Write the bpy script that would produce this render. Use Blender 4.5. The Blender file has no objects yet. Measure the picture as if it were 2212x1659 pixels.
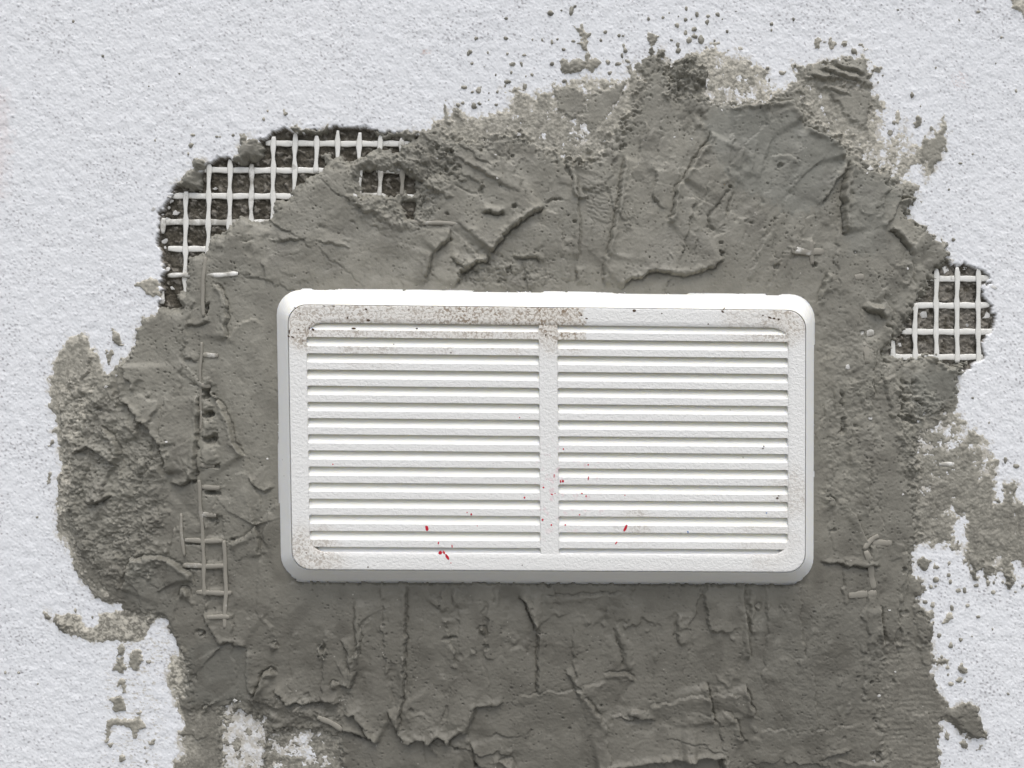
import bpy, math, random
import numpy as np

# ------------------------------------------------------------------ camera, sky, sun
SC = bpy.context.scene
COL = SC.collection
MM = 0.001
FPX = 1609.0                      # focal length in 2212-px-wide picture units
CAM = np.array([-9.85765895, -149.435, 14.5358602])          # mm
ROT = np.array([[0.99980385, 0.01733606, -0.00957704],
                [-0.01707799, 0.99950553, 0.02640161],
                [0.01003001, -0.02623288, 0.99960554]])      # columns: right, forward, up
cd = bpy.data.cameras.new('camera')
cam = bpy.data.objects.new('camera', cd)
COL.objects.link(cam)
cd.sensor_width = 36.0
cd.lens = FPX / 2212.0 * 36.0
cd.clip_start = 0.005
cd.clip_end = 100.0
from mathutils import Matrix
r_, f_, u_ = ROT[:, 0], ROT[:, 1], ROT[:, 2]
cam.matrix_world = Matrix(((r_[0], u_[0], -f_[0], CAM[0]*MM), (r_[1], u_[1], -f_[1], CAM[1]*MM),
                           (r_[2], u_[2], -f_[2], CAM[2]*MM), (0, 0, 0, 1)))
SC.camera = cam

SUN = np.array([0.06, -0.36, 0.93]); SUN /= np.linalg.norm(SUN)
w = bpy.data.worlds.new('World'); SC.world = w; w.use_nodes = True
nt = w.node_tree; nt.nodes.clear()
sky = nt.nodes.new('ShaderNodeTexSky'); sky.sky_type = 'NISHITA'; sky.sun_disc = False
sky.sun_elevation = math.asin(SUN[2]); sky.sun_rotation = math.atan2(SUN[0], SUN[1])
sky.dust_density = 4.0
hs = nt.nodes.new('ShaderNodeHueSaturation'); hs.inputs['Saturation'].default_value = 0.45
bg = nt.nodes.new('ShaderNodeBackground'); bg.inputs['Strength'].default_value = 0.15
wo = nt.nodes.new('ShaderNodeOutputWorld')
nt.links.new(sky.outputs[0], hs.inputs['Color']); nt.links.new(hs.outputs[0], bg.inputs['Color'])
nt.links.new(bg.outputs[0], wo.inputs['Surface'])
sd = bpy.data.lights.new('sun', 'SUN'); sd.energy = 1.1; sd.angle = math.radians(50); sd.color = (1.0, 0.985, 0.965)
sun = bpy.data.objects.new('sun', sd); COL.objects.link(sun)
from mathutils import Vector
sun.rotation_euler = Vector(SUN.tolist()).to_track_quat('Z', 'Y').to_euler()
sun.location = (0.5, -1.5, 1.8)
vs = SC.view_settings
SC.display_settings.display_device = 'sRGB'
vs.view_transform = 'Standard'; vs.look = 'None'; vs.gamma = 1.0; vs.use_curve_mapping = False
vs.exposure = 0.32

# ------------------------------------------------------------------ helpers
rng = np.random.default_rng(7)
random.seed(7)

def plane(pts, y=0.0):
    """picture coordinates (2212 x 1659) to mm on the plane y"""
    p = np.atleast_2d(np.asarray(pts, float))
    d = np.stack([(p[:, 0]-1106)/FPX, np.ones(len(p)), -(p[:, 1]-829.5)/FPX], 1) @ ROT.T
    t = (y-CAM[1])/d[:, 1]
    q = CAM + d*t[:, None]
    return q[:, [0, 2]]
S = 0.0929
XC, ZC = plane([(1106, 829.5)])[0]
def uv(pts):
    q = plane(pts)
    return np.stack([1106+(q[:, 0]-XC)/S, 829.5-(q[:, 1]-ZC)/S], 1)
def c(i, j, *pts):
    return [(737.333*i+a/3.0, 553.0*j+b/3.0) for a, b in pts]
def mmx(u): return XC+(u-1106)*S
def mmz(v): return ZC-(v-829.5)*S

STEP = 2.05
U0, U1, V0, V1 = -130.0, 2350.0, -120.0, 1780.0
GU = np.arange(U0, U1, STEP); GV = np.arange(V0, V1, STEP)
NU, NV = len(GU), len(GV)
UU, VV = np.meshgrid(GU, GV)
UU = UU.astype(np.float32); VV = VV.astype(np.float32)
_fy = np.fft.fftfreq(NV, STEP)[:, None]; _fx = np.fft.rfftfreq(NU, STEP)[None, :]
def band(lx, ly=None, ang=0.0, seed=0, low=False):
    """unit-variance noise of wavelength lx (along direction ang, degrees, image axes) by ly"""
    ly = lx if ly is None else ly
    a = math.radians(ang); ca, sa = math.cos(a), math.sin(a)
    r = np.random.default_rng(1000+seed).standard_normal((NV, NU)).astype(np.float32)
    F = np.fft.rfft2(r)
    fx = (_fx*ca+_fy*sa)*lx; fy = (-_fx*sa+_fy*ca)*ly
    r2 = fx*fx+fy*fy
    n = np.fft.irfft2(F*((np.exp(-r2*1.5)) if low else r2*np.exp(-r2)), s=(NV, NU))
    n -= n.mean(); n /= n.std()
    return n.astype(np.float32)
def fract(lmin, lmax, beta, seed, sx=1.0, sy=1.0, ang=0.0):
    a = math.radians(ang); ca, sa = math.cos(a), math.sin(a)
    n = np.random.default_rng(5000+seed).standard_normal((NV, NU)).astype(np.float32)
    F = np.fft.rfft2(n)
    fx = (_fx*ca+_fy*sa)*sx; fy = (-_fx*sa+_fy*ca)*sy
    f = np.sqrt(fx*fx+fy*fy)+1e-6
    amp = f**(-beta)*np.exp(-(f*lmin*.5)**2)*(1-np.exp(-(f*lmax)**2))
    o = np.fft.irfft2(F*amp, s=(NV, NU)); o -= o.mean(); o /= o.std()
    return o.astype(np.float32)
def sm(a, b, x):
    t = np.clip((x-a)/(b-a), 0, 1)
    return t*t*(3-2*t)
def window(P, m):
    lo = P.min(0)-m; hi = P.max(0)+m
    i0 = max(0, int((lo[0]-U0)/STEP)); i1 = min(NU, int((hi[0]-U0)/STEP)+2)
    j0 = max(0, int((lo[1]-V0)/STEP)); j1 = min(NV, int((hi[1]-V0)/STEP)+2)
    return (slice(j0, max(j1, j0)), slice(i0, max(i1, i0)))
def seg_all(P, X, Y, closed):
    n = len(P); best = np.full(X.shape, 1e9, np.float32); side = np.zeros(X.shape, np.float32); arc = np.zeros(X.shape, np.float32)
    inside = np.zeros(X.shape, bool); L = 0.0
    for k in range(n if closed else n-1):
        a = P[k]; b = P[(k+1) % n]; d = b-a; l2 = float(d@d)
        if l2 < 1e-9: continue
        px = X-a[0]; py = Y-a[1]
        t = np.clip((px*d[0]+py*d[1])/l2, 0, 1)
        q = (px-t*d[0])**2+(py-t*d[1])**2
        m = q < best
        best = np.where(m, q, best)
        if closed:
            if d[1] != 0:
                inside ^= ((a[1] > Y) != (b[1] > Y)) & (X < a[0]+(Y-a[1])*d[0]/d[1])
        else:
            side = np.where(m, d[0]*py-d[1]*px, side)
            arc = np.where(m, L+t*math.sqrt(l2), arc)
        L += math.sqrt(l2)
    return np.sqrt(best), inside, np.sign(side), arc, L
def sdf(pts, m=60, coarse=2):
    """signed distance (inside positive) on the whole grid; -m far outside"""
    P = uv(pts); out = np.full((NV, NU), -float(m), np.float32)
    wd = window(P, m)
    if wd[0].stop <= wd[0].start or wd[1].stop <= wd[1].start: return out
    X = UU[wd]; Y = VV[wd]
    if coarse > 1 and X.size > 60000:
        k = coarse
        dd, ins, *_ = seg_all(P, X[::k, ::k], Y[::k, ::k], True)
        s = np.where(ins, dd, -dd)
        jj = np.minimum(np.arange(X.shape[0])/k, s.shape[0]-1.001); ii = np.minimum(np.arange(X.shape[1])/k, s.shape[1]-1.001)
        j0 = jj.astype(int); i0 = ii.astype(int); fj = (jj-j0)[:, None]; fi = (ii-i0)[None, :]
        j1 = np.minimum(j0+1, s.shape[0]-1); i1 = np.minimum(i0+1, s.shape[1]-1)
        s = (s[j0][:, i0]*(1-fj)*(1-fi)+s[j1][:, i0]*fj*(1-fi)+s[j0][:, i1]*(1-fj)*fi+s[j1][:, i1]*fj*fi)
    else:
        dd, ins, *_ = seg_all(P, X, Y, True); s = np.where(ins, dd, -dd)
    out[wd] = np.maximum(s, -m)
    return out
def zone(pts, feather, jag=0.0):
    s = sdf(pts, m=feather*2+20+jag*3)
    if jag: s = s+NJ*jag
    return sm(-feather, feather, s)

def attr(me, name, arr):
    a = me.attributes.new(name, 'FLOAT', 'POINT')
    a.data.foreach_set('value', np.ascontiguousarray(arr, np.float32))
def mesh_obj(name, verts, faces_flat, nper, mat, parent=None, smooth=True, attrs=None):
    me = bpy.data.meshes.new(name)
    nf = len(faces_flat)//nper
    me.vertices.add(len(verts)); me.vertices.foreach_set('co', np.ascontiguousarray(verts*MM, np.float32).ravel())
    me.loops.add(len(faces_flat)); me.loops.foreach_set('vertex_index', np.ascontiguousarray(faces_flat, np.int32))
    me.polygons.add(nf); me.polygons.foreach_set('loop_start', np.arange(0, nf*nper, nper, dtype=np.int32))
    me.polygons.foreach_set('use_smooth', np.full(nf, bool(smooth)))
    me.update(calc_edges=True)
    for k, v in (attrs or {}).items(): attr(me, k, v)
    me.materials.append(mat)
    o = bpy.data.objects.new(name, me); COL.objects.link(o)
    if parent is not None: o.parent = parent
    return o
def grid_mesh(name, H, keep, mat, parent=None, attrs=None):
    """H: height (mm) out of the wall over the grid; keep: which quads (NV-1, NU-1)"""
    q = np.argwhere(keep)
    if len(q) == 0: return None
    a = q[:, 0]*NU+q[:, 1]
    F = np.stack([a, a+1*NU, a+NU+1, a+1], 1)
    used = np.zeros(NU*NV, bool); used[F.ravel()] = True
    idx = np.cumsum(used)-1
    sel = np.flatnonzero(used)
    V = np.stack([mmx(UU.ravel()[sel]), -H.ravel()[sel], mmz(VV.ravel()[sel])], 1)
    at = {k: v.ravel()[sel] for k, v in (attrs or {}).items()}
    return mesh_obj(name, V, idx[F].ravel(), 4, mat, parent, True, at)
def quad_or(mask):
    return mask[:-1, :-1] | mask[1:, :-1] | mask[:-1, 1:] | mask[1:, 1:]
def quad_and(mask):
    return mask[:-1, :-1] & mask[1:, :-1] & mask[:-1, 1:] & mask[1:, 1:]
def thing(name, label, cat, group=None):
    o = bpy.data.objects.new(name, None); COL.objects.link(o); o.empty_display_size = 0.01
    tag(o, label, cat, group); return o
def tag(o, label, cat, group=None):
    o['label'] = label; o['category'] = cat
    if group: o['group'] = group
    return o

# ------------------------------------------------------------------ materials
class MB:
    def __init__(s, name):
        s.m = bpy.data.materials.new(name); s.m.use_nodes = True
        s.t = s.m.node_tree; s.t.nodes.clear()
        s.o = s.t.nodes.new('ShaderNodeOutputMaterial'); s.b = s.t.nodes.new('ShaderNodeBsdfPrincipled')
        s.t.links.new(s.b.outputs[0], s.o.inputs[0])
        s.tc = s.t.nodes.new('ShaderNodeTexCoord')
    def put(s, v, sock):
        if v is None: return
        if isinstance(v, bpy.types.NodeSocket): s.t.links.new(v, sock)
        elif isinstance(v, tuple): sock.default_value = (v+(1,))[:4] if len(sock.default_value) == 4 else v
        else: sock.default_value = v
    def noise(s, scale, detail=3, rough=.55, dist=0.0, vec=None):
        n = s.t.nodes.new('ShaderNodeTexNoise')
        s.put(vec or s.tc.outputs['Object'], n.inputs['Vector'])
        n.inputs['Scale'].default_value = scale; n.inputs['Detail'].default_value = detail
        n.inputs['Roughness'].default_value = rough; n.inputs['Distortion'].default_value = dist
        return n.outputs['Fac']
    def voro(s, scale, feature='F1', vec=None):
        n = s.t.nodes.new('ShaderNodeTexVoronoi'); n.feature = feature
        s.put(vec or s.tc.outputs['Object'], n.inputs['Vector']); n.inputs['Scale'].default_value = scale
        return n.outputs['Distance']
    def attr(s, name):
        n = s.t.nodes.new('ShaderNodeAttribute'); n.attribute_name = name; return n.outputs['Fac']
    def math(s, op, a, b=None, clamp=False):
        n = s.t.nodes.new('ShaderNodeMath'); n.operation = op; n.use_clamp = clamp
        s.put(a, n.inputs[0]); s.put(b, n.inputs[1]); return n.outputs[0]
    def ramp(s, x, a, b, lo=0.0, hi=1.0):
        n = s.t.nodes.new('ShaderNodeMapRange'); n.interpolation_type = 'SMOOTHSTEP'
        s.put(x, n.inputs['Value'])
        for k, v in (('From Min', a), ('From Max', b), ('To Min', lo), ('To Max', hi)): n.inputs[k].default_value = v
        return n.outputs[0]
    def mix(s, f, a, b, mode='MIX'):
        n = s.t.nodes.new('ShaderNodeMix'); n.data_type = 'RGBA'; n.blend_type = mode
        s.put(f, n.inputs[0]); s.put(a, n.inputs[6]); s.put(b, n.inputs[7]); return n.outputs[2]
    def bump(s, h, strength, dist, normal=None):
        n = s.t.nodes.new('ShaderNodeBump'); n.inputs['Strength'].default_value = strength; n.inputs['Distance'].default_value = dist
        s.put(h, n.inputs['Height']); s.put(normal, n.inputs['Normal']); return n.outputs[0]
    def xyz(s):
        n = s.t.nodes.new('ShaderNodeSeparateXYZ'); s.put(s.tc.outputs['Object'], n.inputs[0]); return n.outputs
    def fin(s, color, rough, normal=None, spec=0.5):
        s.put(color, s.b.inputs['Base Color']); s.put(rough, s.b.inputs['Roughness']); s.put(normal, s.b.inputs['Normal'])
        s.b.inputs['Specular IOR Level'].default_value = spec
        return s.m

def mat_plaster():
    b = MB('white_plaster_paint')
    big = b.noise(18, 2)
    col = b.mix(b.ramp(big, .3, .75), (0.785, 0.798, 0.815), (0.82, 0.83, 0.842))
    col = b.mix(b.ramp(b.noise(900, 3), .5, .8, 0, .25), col, (0.55, 0.55, 0.60))
    col = b.mix(b.math('MULTIPLY', b.attr('speck'), .8), col, (0.27, 0.255, 0.265))
    col = b.mix(b.attr('scuff'), col, (0.60, 0.36, 0.29))
    col = b.mix(b.attr('smear'), col, (0.50, 0.465, 0.395))
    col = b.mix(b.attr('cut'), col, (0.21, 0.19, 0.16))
    n = b.bump(b.noise(2600, 3), .35, .00012)
    return b.fin(col, .85, n, .25)
def mat_mortar():
    b = MB('wet_cement_mortar')
    big = b.noise(45, 3)
    col = b.mix(b.ramp(big, .3, .7), (0.228, 0.218, 0.183), (0.278, 0.266, 0.224))
    mid = b.noise(420, 4, .65)
    col = b.mix(b.ramp(mid, .35, .7, 0, .45), col, (0.18, 0.171, 0.14))
    col = b.mix(b.math('MULTIPLY', b.attr('wet'), .75), col, (0.222, 0.222, 0.193))
    col = b.mix(b.math('MULTIPLY', b.attr('darken'), .8), col, (0.108, 0.101, 0.083))
    thin = b.math('MULTIPLY', b.attr('thin'), b.ramp(b.noise(900, 3), .3, .62, .5, 1.0))
    col = b.mix(thin, col, (0.60, 0.565, 0.48))
    gr = b.voro(1500)
    sel = b.ramp(b.noise(330, 2), .66, .72)
    col = b.mix(b.math('MULTIPLY', b.ramp(gr, .28, .18), b.math('MULTIPLY', sel, .7)), col, (0.45, 0.43, 0.38))
    n = b.bump(b.noise(1500, 5, .7), .5, .0002)
    n = b.bump(b.noise(5200, 2, .6), .35, .00006, n)
    return b.fin(col, b.ramp(b.noise(160, 3), .35, .65, .5, .75), n, .45)
def mat_base():
    b = MB('old_dark_base_coat')
    col = b.mix(b.ramp(b.noise(260, 5, .7), .35, .68), (0.075, 0.066, 0.05), (0.155, 0.14, 0.112))
    col = b.mix(b.ramp(b.noise(2200, 2), .62, .75, 0, .6), col, (0.2, 0.185, 0.155))
    col = b.mix(b.attr('smear'), col, (0.27, 0.25, 0.215))
    n = b.bump(b.noise(1700, 5, .75), .9, .0004)
    return b.fin(col, .92, n, .25)
def mat_strand(name, dirty):
    b = MB(name)
    col = b.mix(b.ramp(b.noise(500, 4), .35, .7), (0.74, 0.73, 0.68), (0.80, 0.79, 0.75))
    thr = {0: (.58, .72), 1: (.38, .6), 2: (.18, .42)}[dirty]
    col = b.mix(b.ramp(b.noise(320, 4, .65), thr[0], thr[1], 0, (.55, .7, .93)[dirty]), col, (0.245, 0.228, 0.188))
    x = b.xyz()
    n = b.bump(b.noise(2500, 2), .4, .00008)
    return b.fin(col, .6, n, .35)
def mat_pla(face):
    b = MB('white_textured_plastic_face' if face else 'white_layered_plastic')
    col = (0.83, 0.826, 0.80)
    if not face:
        z = b.noise(160, 3)
        col = b.mix(b.ramp(z, .4, .75, 0, .25), (0.885, 0.874, 0.805), (0.85, 0.838, 0.77))
        s_ = b.b
        s_.inputs['Subsurface Weight'].default_value = .7; s_.inputs['Subsurface Radius'].default_value = (1.0, .92, .7); s_.inputs['Subsurface Scale'].default_value = .0016
        spots = b.math('MULTIPLY', b.ramp(b.voro(420), .10, .06), b.ramp(b.noise(90, 2), .60, .68))
        col = b.mix(b.math('MULTIPLY', spots, .8), col, (0.16, 0.12, 0.09))
        n = b.bump(b.noise(1800, 3), .15, .00008)
        return b.fin(col, .45, n, .4)
    orange = b.noise(2000, 2.0, .5, .6)
    x, y, z = b.xyz()
    wob = b.math('MULTIPLY', b.math('SUBTRACT', b.noise(220, 3), .5), .008)
    zz = b.math('ADD', z, wob); xx = b.math('ADD', x, wob)
    # grime rubbed into the grain: along the top left, the corners, a few worn patches
    g1 = b.math('MULTIPLY', b.ramp(zz, .0150, .0222), b.ramp(xx, .0068, .0060))
    g1 = b.math('MULTIPLY', g1, b.ramp(xx, -.055, .006, .5, 1.0))
    def spot(px, pz, r, k):
        dx = b.math('SUBTRACT', xx, px); dz = b.math('SUBTRACT', zz, pz)
        d = b.math('SQRT', b.math('ADD', b.math('MULTIPLY', dx, dx), b.math('MULTIPLY', dz, dz)))
        return b.math('MULTIPLY', b.ramp(d, r, r*.35), k)
    g = g1
    for px, pz, r, k in ((-.0480, .0225, .008, .65), (-.0455, -.0232, .009, .55), (.0455, .0238, .007, .7), (.0475, -.010, .006, .35),
                         (.0425, -.0195, .008, .28), (.0170, -.0165, .005, .35), (.0380, .0235, .008, .35), (-.035, .0235, .012, .45), (-.0005, .0215, .006, .5)):
        g = b.math('MAXIMUM', g, spot(px, pz, r, k))
    valley = b.ramp(orange, .56, .40)
    dirt = b.math('MULTIPLY', g, valley, True)
    col = b.mix(b.math('MULTIPLY', g, .45), col, (0.66, 0.59, 0.48))
    col = b.mix(b.math('MULTIPLY', dirt, b.ramp(b.noise(260, 3), .35, .68, .45, 1.0)), col, (0.22, 0.15, 0.085))
    dots = b.math('MULTIPLY', b.ramp(b.voro(620), .12, .06), b.math('MULTIPLY', b.ramp(g, .2, .5), b.ramp(b.noise(300, 2), .5, .6)))
    col = b.mix(b.math('MULTIPLY', dots, .85), col, (0.12, 0.075, 0.05))
    pink = b.math('MULTIPLY', b.math('MULTIPLY', spot(.003, -.010, .012, 1.0), b.ramp(b.noise(700, 2), .56, .72)), .35)
    col = b.mix(pink, col, (0.75, 0.40, 0.45))
    n = b.bump(orange, .6, .00025)
    return b.fin(col, .33, n, .5)
def mat_flat(name, col, rough=.6):
    b = MB(name)
    cc = b.mix(b.ramp(b.noise(900, 2), .3, .7), tuple(v*.8 for v in col), col)
    return b.fin(cc, rough, None, .4)

M_PL = mat_plaster(); M_MO = mat_mortar(); M_BA = mat_base()
M_ST = [mat_strand('clean_fibreglass', 0), mat_strand('stained_fibreglass', 1), mat_strand('mortar_coated_fibreglass', 2)]
M_FACE = mat_pla(True); M_LAYER = mat_pla(False)
M_RED = mat_flat('red_paint', (0.60, 0.012, 0.035), .35); M_BLUE = mat_flat('blue_paint', (0.03, 0.17, 0.5), .35)
M_CHIP = mat_flat('white_plaster_crumb', (0.70, 0.69, 0.66), .9)

# ------------------------------------------------------------------ outlines (traced)
HOLE_L = [(904, 290), (861, 283), (835, 284), (809, 283), (790, 273), (765, 275), (737, 272), (720, 270), (700, 280), (667, 280), (640, 288), (617, 273),
          (600, 282), (587, 283), (577, 297), (563, 300), (545, 325), (520, 350), (493, 343), (473, 337), (460, 350), (447, 353), (433, 370), (415, 385), (400, 400), (377, 403),
          (367, 420), (360, 435), (353, 447), (340, 460), (341, 493), (339, 515), (343, 533), (347, 560), (353, 586), (345, 610), (344, 640), (343, 663),
          (360, 690), (420, 690), (520, 560), (640, 520), (800, 500), (930, 470), (920, 330)]
HOLE_R = [(2053, 560), (2058, 572), (2070, 575), (2085, 570), (2108, 579), (2128, 586), (2140, 600), (2133, 616), (2121, 620), (2125, 640), (2136, 655), (2153, 686),
          (2148, 710), (2136, 722), (2126, 733), (2123, 753), (2131, 768), (2111, 783), (2091, 800), (2000, 810), (1900, 800), (1890, 740), (1940, 640), (2000, 570)]
MORTAR = ([(341, 664), (338, 672), (322, 684), (305, 683), (303, 700), (292, 713), (296, 735), (288, 752), (283, 765), (262, 775), (256, 788), (246, 790), (240, 800), (233, 810),
          (226, 800), (222, 806), (218, 785), (211, 765), (200, 752), (192, 733), (186, 722), (180, 716), (172, 722), (155, 726), (145, 733), (135, 745), (130, 762), (114, 776), (112, 806), (100, 820), (108, 830),
          (105, 845), (110, 862), (103, 880), (117, 893), (122, 918), (110, 926), (120, 938), (125, 955), (128, 986), (133, 1010), (123, 1033), (122, 1070), (122, 1106), (120, 1139), (128, 1165),
          (147, 1189), (155, 1214), (165, 1239), (187, 1266), (203, 1291), (230, 1303), (262, 1306), (264, 1318), (240, 1323), (213, 1326), (209, 1345), (200, 1355), (186, 1353), (177, 1336), (160, 1325),
          (143, 1326), (130, 1330), (120, 1325), (111, 1337), (103, 1322), (92, 1319), (97, 1336), (118, 1345), (122, 1357), (138, 1368), (165, 1375), (197, 1389), (235, 1386), (255, 1385), (275, 1388), (300, 1388),
          (315, 1379), (325, 1354), (337, 1338), (348, 1331), (358, 1337), (365, 1358), (376, 1376), (383, 1396), (388, 1413), (370, 1418), (362, 1436), (357, 1471), (365, 1490), (373, 1503), (380, 1530),
          (392, 1549), (400, 1566), (383, 1583), (381, 1605), (388, 1623), (375, 1640), (373, 1659), (370, 1800)]
          + [(2030, 1800), (2028, 1659), (2030, 1626), (2028, 1599), (2038, 1573), (2031, 1560), (2041, 1553), (2055, 1563), (2070, 1583), (2091, 1593), (2128, 1596), (2131, 1586), (2121, 1556), (2113, 1539),
             (2110, 1518), (2081, 1519), (2068, 1523), (2051, 1528), (2041, 1511), (2028, 1493), (2025, 1479), (2016, 1453), (2015, 1438), (2046, 1436), (2050, 1423), (2021, 1418), (2015, 1406), (2013, 1383), (2018, 1346),
             (2008, 1336), (2001, 1323), (1988, 1313), (1983, 1293), (1995, 1283), (2000, 1259), (1981, 1246), (1971, 1239), (1975, 1216), (1971, 1196), (1980, 1181), (1998, 1174), (2008, 1186), (2016, 1178),
             (2035, 1173), (2055, 1186), (2071, 1193), (2080, 1173), (2061, 1169), (2060, 1139), (2071, 1116), (2088, 1111), (2086, 1139), (2085, 1173), (2081, 1206), (2095, 1226), (2098, 1249), (2108, 1253), (2116, 1231),
             (2128, 1249), (2138, 1263), (2141, 1239), (2161, 1236), (2171, 1263), (2181, 1273), (2191, 1253), (2190, 1223), (2198, 1203), (2212, 1226), (2260, 1235), (2280, 1120), (2212, 1086), (2192, 1080), (2201, 1053), (2196, 1040), (2171, 1040),
             (2161, 1056), (2168, 1073), (2155, 1086), (2151, 1053), (2148, 1036), (2155, 1016), (2158, 993), (2145, 980), (2135, 966), (2128, 946), (2115, 936), (2108, 921), (2091, 923), (2085, 910), (2071, 893),
             (2065, 890), (2070, 866), (2068, 846), (2070, 820), (2075, 800), (2091, 784), (2075, 783), (2055, 790), (2038, 783), (2025, 770), (2008, 760), (1988, 766), (1958, 775), (1935, 766),
             (1910, 765), (1925, 753), (1935, 735), (1955, 723), (1958, 706), (1971, 683), (1981, 653), (1995, 640), (2011, 613), (2025, 586), (2053, 560), (2048, 547), (2045, 527), (2015, 510), (1998, 490), (1975, 477), (1958, 467),
             (1968, 443), (1985, 430), (1975, 420), (1991, 400), (1968, 393), (1955, 383), (1968, 363), (1991, 353), (2001, 390), (2021, 367), (2035, 337), (2048, 313), (2046, 277), (2035, 250), (2028, 267), (2021, 283),
             (2008, 293), (1988, 307), (1968, 313), (1966, 290), (1955, 263), (1941, 287), (1925, 300), (1905, 300), (1908, 267), (1915, 233), (1898, 207), (1885, 200), (1880, 150), (1873, 127), (1861, 117), (1825, 123),
             (1788, 130), (1761, 133), (1741, 140), (1713, 138), (1718, 167), (1705, 180), (1688, 190), (1661, 187), (1658, 147), (1641, 143), (1621, 130), (1601, 120), (1600, 97), (1595, 110), (1571, 117), (1551, 100),
             (1546, 93), (1531, 100), (1521, 110), (1505, 110), (1490, 118), (1475, 127), (1454, 130), (1437, 123), (1431, 100), (1421, 102), (1414, 112), (1401, 113), (1387, 130), (1374, 133), (1367, 150), (1357, 130),
             (1354, 168), (1324, 170), (1297, 165), (1271, 168), (1244, 167), (1227, 177), (1204, 187), (1196, 183), (1184, 198), (1180, 190), (1157, 193), (1151, 210), (1131, 190), (1104, 193), (1086, 193), (1107, 203), (1101, 220), (1097, 233),
             (1067, 243), (1034, 250), (1004, 248), (991, 233), (984, 223), (971, 253), (964, 233), (960, 218), (957, 257), (934, 258), (931, 277), (911, 280), (905, 292),
             (897, 297), (881, 307), (864, 312), (861, 330), (837, 323), (817, 318), (790, 332), (771, 340), (754, 352), (737, 337), (720, 340), (707, 327), (693, 333), (703, 353), (687, 373), (663, 383), (640, 403),
             (620, 430), (592, 432), (587, 470), (560, 480), (540, 470), (520, 467), (500, 480), (482, 505), (467, 500), (449, 520), (443, 545), (405, 558), (402, 592), (398, 628), (377, 636), (393, 664), (370, 668)])
WIN1 = [(778, 371), (790, 366), (815, 369), (840, 371), (866, 372), (867, 395), (868, 419), (840, 420), (800, 419), (779, 417)]
WIN2 = [(870, 372), (885, 380), (898, 392), (897, 412), (888, 420), (870, 418)]
WIN3 = [(866, 432), (880, 430), (896, 434), (897, 455), (893, 472), (880, 470), (872, 455)]
RESID = [c(0, 0, (1500, 1030), (1540, 990), (1555, 890), (1580, 860), (1600, 905), (1640, 880), (1670, 910), (1705, 960), (1700, 1000), (1660, 1040), (1600, 1045), (1570, 1075)),
         c(0, 0, (1120, 1190), (1180, 1170), (1200, 1120), (1250, 1090), (1235, 1040), (1290, 1020), (1325, 1035), (1330, 1080), (1290, 1110), (1295, 1200), (1280, 1235), (1200, 1215)),
         c(1, 0, (210, 850), (300, 860), (430, 850), (500, 850), (480, 890), (420, 905), (370, 880), (300, 890), (240, 880)),
         c(0, 0, (1870, 830), (1930, 805), (1950, 840), (2000, 830), (2060, 850), (2110, 830), (2125, 780), (2135, 800), (2110, 850), (2050, 865), (1990, 855), (1920, 865))]

# ------------------------------------------------------------------ fields
NJ = 0.75*band(26, seed=1)+0.5*band(12, seed=2)+.25*band(7, seed=3)          # ragged-edge noise
NB1 = band(13, seed=4); NB2 = band(7.5, 6.5, seed=5); NB3 = band(40, seed=6)
WG = fract(4.5, 16, .8, 1, 1.0, 1.25)
HW = 0.024*WG+0.025*NB3+0.075*np.maximum(0, band(10, 8, seed=7)-1.5)-0.08*np.maximum(0, band(9, 8, seed=8)-1.8)
_sp = band(11, 9, seed=9)+.35*fract(20, 300, 1.2, 2)
SPECK = sm(1.05, 2.2, _sp)*.62+.38*sm(2.2, 2.9, _sp)
SCUFF = 0.55*zone(c(1, 0, (528, 320), (560, 310), (572, 335), (545, 355)), 4, 3)*sm(-.6, .6, NB2)
SCUFF = np.maximum(SCUFF, .35*zone(c(2, 0, (1750, 500), (1850, 480), (1840, 570), (1770, 570)), 9, 6)*sm(0.2, 1.2, NB2))
SCUFF = np.maximum(SCUFF, .16*zone([(-90, 150), (14, 200), (20, 300), (8, 420), (-90, 450)], 22, 8))
NS = band(30, seed=12)+.8*band(15, seed=13)
sHL = sdf(HOLE_L)+1.5*NS; sHR = sdf(HOLE_R)+1.5*NS
sH = np.maximum(sHL, sHR)

mort = sdf(MORTAR, m=80)
WIN = [sdf(q) for q in (WIN1, WIN2, WIN3)]
for q in WIN: mort = np.minimum(mort, -q)
for q in RESID: mort = np.maximum(mort, sdf(q))
# the ragged edge is rougher to the top and the right than along the smooth left lobe
jagamp = 2.0+2.5*sm(950, 1150, UU)*(1-.5*sm(1300, 1500, VV))
ms = mort+jagamp*NJ

T = np.full((NV, NU), 0.75, np.float32)        # how far the mortar stands out of the wall, mm
THIN = np.zeros((NV, NU), np.float32); ROUGH = np.full((NV, NU), 0.09, np.float32); WET = np.zeros((NV, NU), np.float32)
STRV = np.zeros((NV, NU), np.float32)
def put(A, z, v): A += z*(v-A)
Z = {}
Z['top'] = [(925, 255), (1040, 235), (1095, 180), (1200, 175), (1280, 155), (1360, 150), (1400, 165), (1370, 240), (1290, 345), (1240, 355), (1180, 330), (1120, 292), (1030, 310), (960, 300)]
Z['topmid'] = [(1500, 90), (1660, 100), (1705, 185), (1650, 228), (1540, 225), (1500, 180)]
Z['topright'] = [(1705, 125), (1875, 105), (1895, 240), (1910, 310), (1840, 310), (1780, 285), (1745, 262), (1725, 200)]
Z['right'] = [(1805, 300), (1910, 220), (2060, 240), (2055, 340), (2000, 400), (1940, 392), (1870, 355)]
Z['rlow'] = [(1985, 900), (2075, 880), (2240, 1020), (2270, 1270), (2080, 1215), (1975, 1190), (1975, 1020)]
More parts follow.
